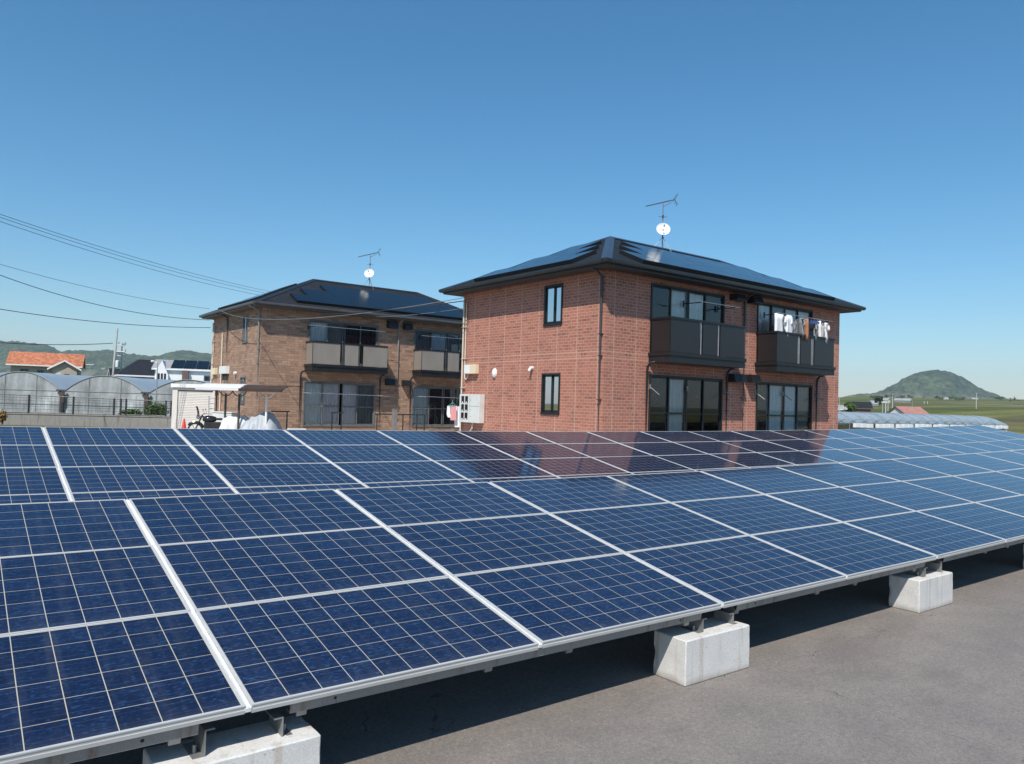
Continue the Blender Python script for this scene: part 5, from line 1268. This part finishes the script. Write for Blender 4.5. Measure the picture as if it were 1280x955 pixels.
t = upole(195.5, 46, 453, 'slim grey lamp post in front of the white house', .045, [], mat=M_MAST, name='lamp_post', cat='lamp post', group='lamp posts')
g = MB(); hz = at(195.5, 453, 46).z; g.tube([(0, 0, hz-.02), tuple(-rdir*.28+Vector((0, 0, hz+.05)))], .02, 6); g.lathe([(.0001, .06), (.10, .05), (.13, .0), (.09, -.06), (.0001, -.08)], Matrix.Translation(-rdir*.3+Vector((0, 0, hz+.06))), 14); g.build('lamp_head', M_DISH, t, smooth=True)
for i, (px, D, yt, lb, rr) in enumerate(((1107.3, 165, 497, 'left thick pale pole of the cluster before the hill', .16), (1110.3, 175, 496, 'second pale pole of the cluster before the hill', .12), (1115.8, 170, 495.5, 'tallest pale pole with crossarm before the hill', .13), (1119, 150, 509, 'short thin pole behind the right greenhouse', .07),
                                  (1220.5, 300, 491, 'slim pylon-like pole in the field right of the hill', .16), (1103.5, 180, 503, 'short pale pole left of the pole cluster', .09), (1155.5, 420, 501.5, 'left white post below the hill centre', .25), (1159.5, 420, 501.5, 'right white post below the hill centre', .25), (1049.5, 150, 497, 'thin pole right beside the red brick wall', .06))):
    upole(px, D, yt, lb, rr, [(.96, -.7, .7)] if i in (2, 4) else [], group='poles before the hill')
t = upole(1140.5, 180, 501, 'street lamp with curved neck behind the faded red roof', .07, [], mat=M_MAST, name='street_lamp', cat='street lamp', group='lamp posts')
P = at(1140.5, 490, 180); hz = at(1140.5, 501, 180).z-ground_h(P.x, P.y)
g = MB(); g.tube([(0, 0, hz), tuple(-rdir*.25+Vector((0, 0, hz+.5))), tuple(-rdir*.8+Vector((0, 0, hz+.8))), tuple(-rdir*1.4+Vector((0, 0, hz+.85)))], .06, 6); g.build('lamp_arm', M_MAST, t, smooth=True)

# ------------------------------------------------------------------ right greenhouse with foam planter troughs
def right_greenhouse():
    x0, x1, y0, d_ = 27.5, 74.2, 23.4, 7.0; zt = 1.86
    t = tag(empty('greenhouse', (x0, y0, 0)), 'long low translucent greenhouse with rounded end, right of the red house', 'greenhouse')
    L = x1-x0; n = 10
    prof = [(0, 0), (0, 1.15)]+[(1.3-1.3*math.cos(a*PI/2/n), 1.15+(zt-1.15)*math.sin(a*PI/2/n)) for a in range(1, n+1)]+[(d_-1.3+1.3*math.sin(a*PI/2/n), 1.15+(zt-1.15)*math.cos(a*PI/2/n)) for a in range(0, n+1)]+[(d_, 0)]
    r = MB(); k = 40
    top = prof[1:-1]
    for j in range(k+1):
        u = j/k; x = L*u; e = max(0, (u-.94)/.06); sc = math.sqrt(max(0.0, 1-(e*.93)**2))
        for (y, z) in top: r.v.append((x, y, 1.15+(z-1.15)*sc+.012*math.sin(j*1.7+y)))
    m_ = len(top)
    for j in range(k):
        for i in range(m_-1): r.f.append((j*m_+i, (j+1)*m_+i, (j+1)*m_+i+1, j*m_+i+1))
    r.build('roof_film', M_FILMR, t, smooth=2)
    f = MB(); f.quad((0, .0, 1.02), (L, 0, 1.02), (L, 0, 1.15), (0, 0, 1.15)); f.quad((L, 0, 0), (L, d_, 0), (L, d_, 1.15), (L, 0, 1.15)); f.quad((0, d_, 0), (L, d_, 0), (L, d_, 1.15), (0, d_, 1.15)); f.build('side_film', M_FILM, t)
    h = MB(); j = 0.0
    while j < L-2: 
        h.tube([(j, y-.01, z+.015) for y, z in prof[1:-1:2]], .02, 5); h.tube([(j, -.02, 0), (j, -.02, 1.15)], .025, 6)
        if j % 3.1 < 1.6: h.tube([(j, -.025, 1.15), (j+1.2, -.01, 1.62)], .012, 4); h.tube([(j+2.4, -.025, 1.15), (j+1.2, -.01, 1.62)], .012, 4)
        j += 1.55
    h.tube([(0, -.03, 1.12), (L, -.03, 1.12)], .022, 6); h.build('hoop', M_GALVG, t)
    return t
right_greenhouse()
pb = MB(); pb.box(-.42, .42, -.12, .10, .84, 1.10); pb.box(-.36, .36, -.10, .08, 1.102, 1.115); 
ppro = pb.build('planter_trough', M_FOAM, bevel=.03)
lg = MB()
for x in (-.3, .3):
    for y in (-.05, .05): lg.tube([(x, y, 0), (x, y, .84)], .02, 6)
lg.build('stand', M_GALVG, ppro)
def xat2(px): d = at(px, 530, 1)-CAM; return CAM.x+d.x*(23.1-CAM.y)/d.y
cl = [1067.7, 1095.8, 1121, 1145, 1167.8, 1189, 1209, 1227.7, 1245.5, 1262]
ordn = ['first', 'second', 'third', 'fourth', 'fifth', 'sixth', 'seventh', 'eighth', 'ninth']
first = True
for i in range(9):
    xa = xat2(cl[i]); xb = xat2(cl[i+1]); pitch = (xb-xa)
    for j in range(3):
        o = ppro if first else copy_tree(ppro); first = False
        o.location = (xa+pitch*(.13+.265*j), 23.1, random.uniform(-.02, .02)); o.scale = (pitch*.235/.84, 1, 1)
        tag(o, '%s white foam planter of the %s trio from left, greenhouse front' % (('left', 'middle', 'right')[j], ordn[i]), 'planter', 'white planters along the greenhouse')

# tree on the right and bushes
def tree(P, h, r, label, mat, seed=2, n=2600, s=.16):
    t = tag(empty('tree', P), label, 'tree', 'trees beyond the right greenhouse')
    tr = MB(); tr.tube([(0, 0, -.2), (.05, .02, h*.25), (0, .05, h*.5), (.08, 0, h*.8)], r*.09, 8, r1=r*.02)
    rnd = random.Random(seed)
    cl_ = []
    for i in range(9):
        a = rnd.uniform(0, 2*PI); rr = r*rnd.uniform(.3, .75); z = h*rnd.uniform(.28, .8); tr.tube([(0, 0, h*.3), (rr*.5*math.cos(a), rr*.5*math.sin(a), z*.85), (rr*math.cos(a), rr*math.sin(a), z)], r*.03, 5, r1=r*.01); cl_.append((rr*math.cos(a), rr*math.sin(a), z))
    tr.build('trunk', M_BARK, t, smooth=2)
    cr = MB()
    for k, c in enumerate(cl_+[(0, 0, h*.8)]): q = r*rnd.uniform(.32, .5); leaves(cr, c, q, q, q*.8, n//10, s, seed+k)
    cr.build('crown', mat, t, recalc=False); return t
P = at(1060, 515, 110); P.z = 0; tree(P, 3.7, 1.35, 'rounded green tree between red house and dark brown house', M_LEAF, 4)
P = at(1099, 512, 320); P.z = ground_h(P.x, P.y); tree(P, 4.6, 2.1, 'dark tree left of the pale pole cluster', M_LEAFD, 17, 2600, .34)

# far wood along the foot of the hill, a pale farm road
mb = MB(); rnd = random.Random(21)
for i in range(260):
    px = rnd.uniform(1088, 1300); D = rnd.choice((620, 760, 900, 1150, 1350))*rnd.uniform(.93, 1.07); P = at(px, 505, D); g = ground_h(P.x, P.y)
    if noise.noise((px*.03, D*.004, 2)) < .02: continue
    r_ = rnd.uniform(.9, 2.3); leaves(mb, (P.x, P.y, g+r_*.7), r_*1.5, r_*1.5, r_, 26, r_*.42, i)
tag(mb.build('wood', M_LEAFD, recalc=False), 'low dark wood and hedges along the foot of the hill', 'wood', kind='stuff')
mb = MB(); prev = None
for i in range(40):
    P = at(1190+i*4, 513, 430-i*1.2); a = Vector((P.x, P.y, ground_h(P.x, P.y)+.25)); b = a+fdir*7; b.z = ground_h(b.x, b.y)+.25
    if prev: mb.quad(prev[0], a, b, prev[1])
    prev = (a, b)
tag(mb.build('road', M_BOUNCE_ROAD, recalc=False), kind='structure')
# ------------------------------------------------------------------ haze
hz_ = MB(); hz_.box(-3600, 3600, -3600, 3600, -6, 190)
hm = bpy.data.materials.new('thin_air'); hm.use_nodes = True; nt = hm.node_tree; nt.nodes.clear()
o_ = nt.nodes.new('ShaderNodeOutputMaterial'); pv = nt.nodes.new('ShaderNodeVolumePrincipled')
pv.inputs['Color'].default_value = (0.70, 0.85, 1.0, 1); pv.inputs['Density'].default_value = 0.00015; pv.inputs['Anisotropy'].default_value = 0.0
nt.links.new(pv.outputs[0], o_.inputs['Volume'])
tag(hz_.build('haze', hm), kind='stuff')
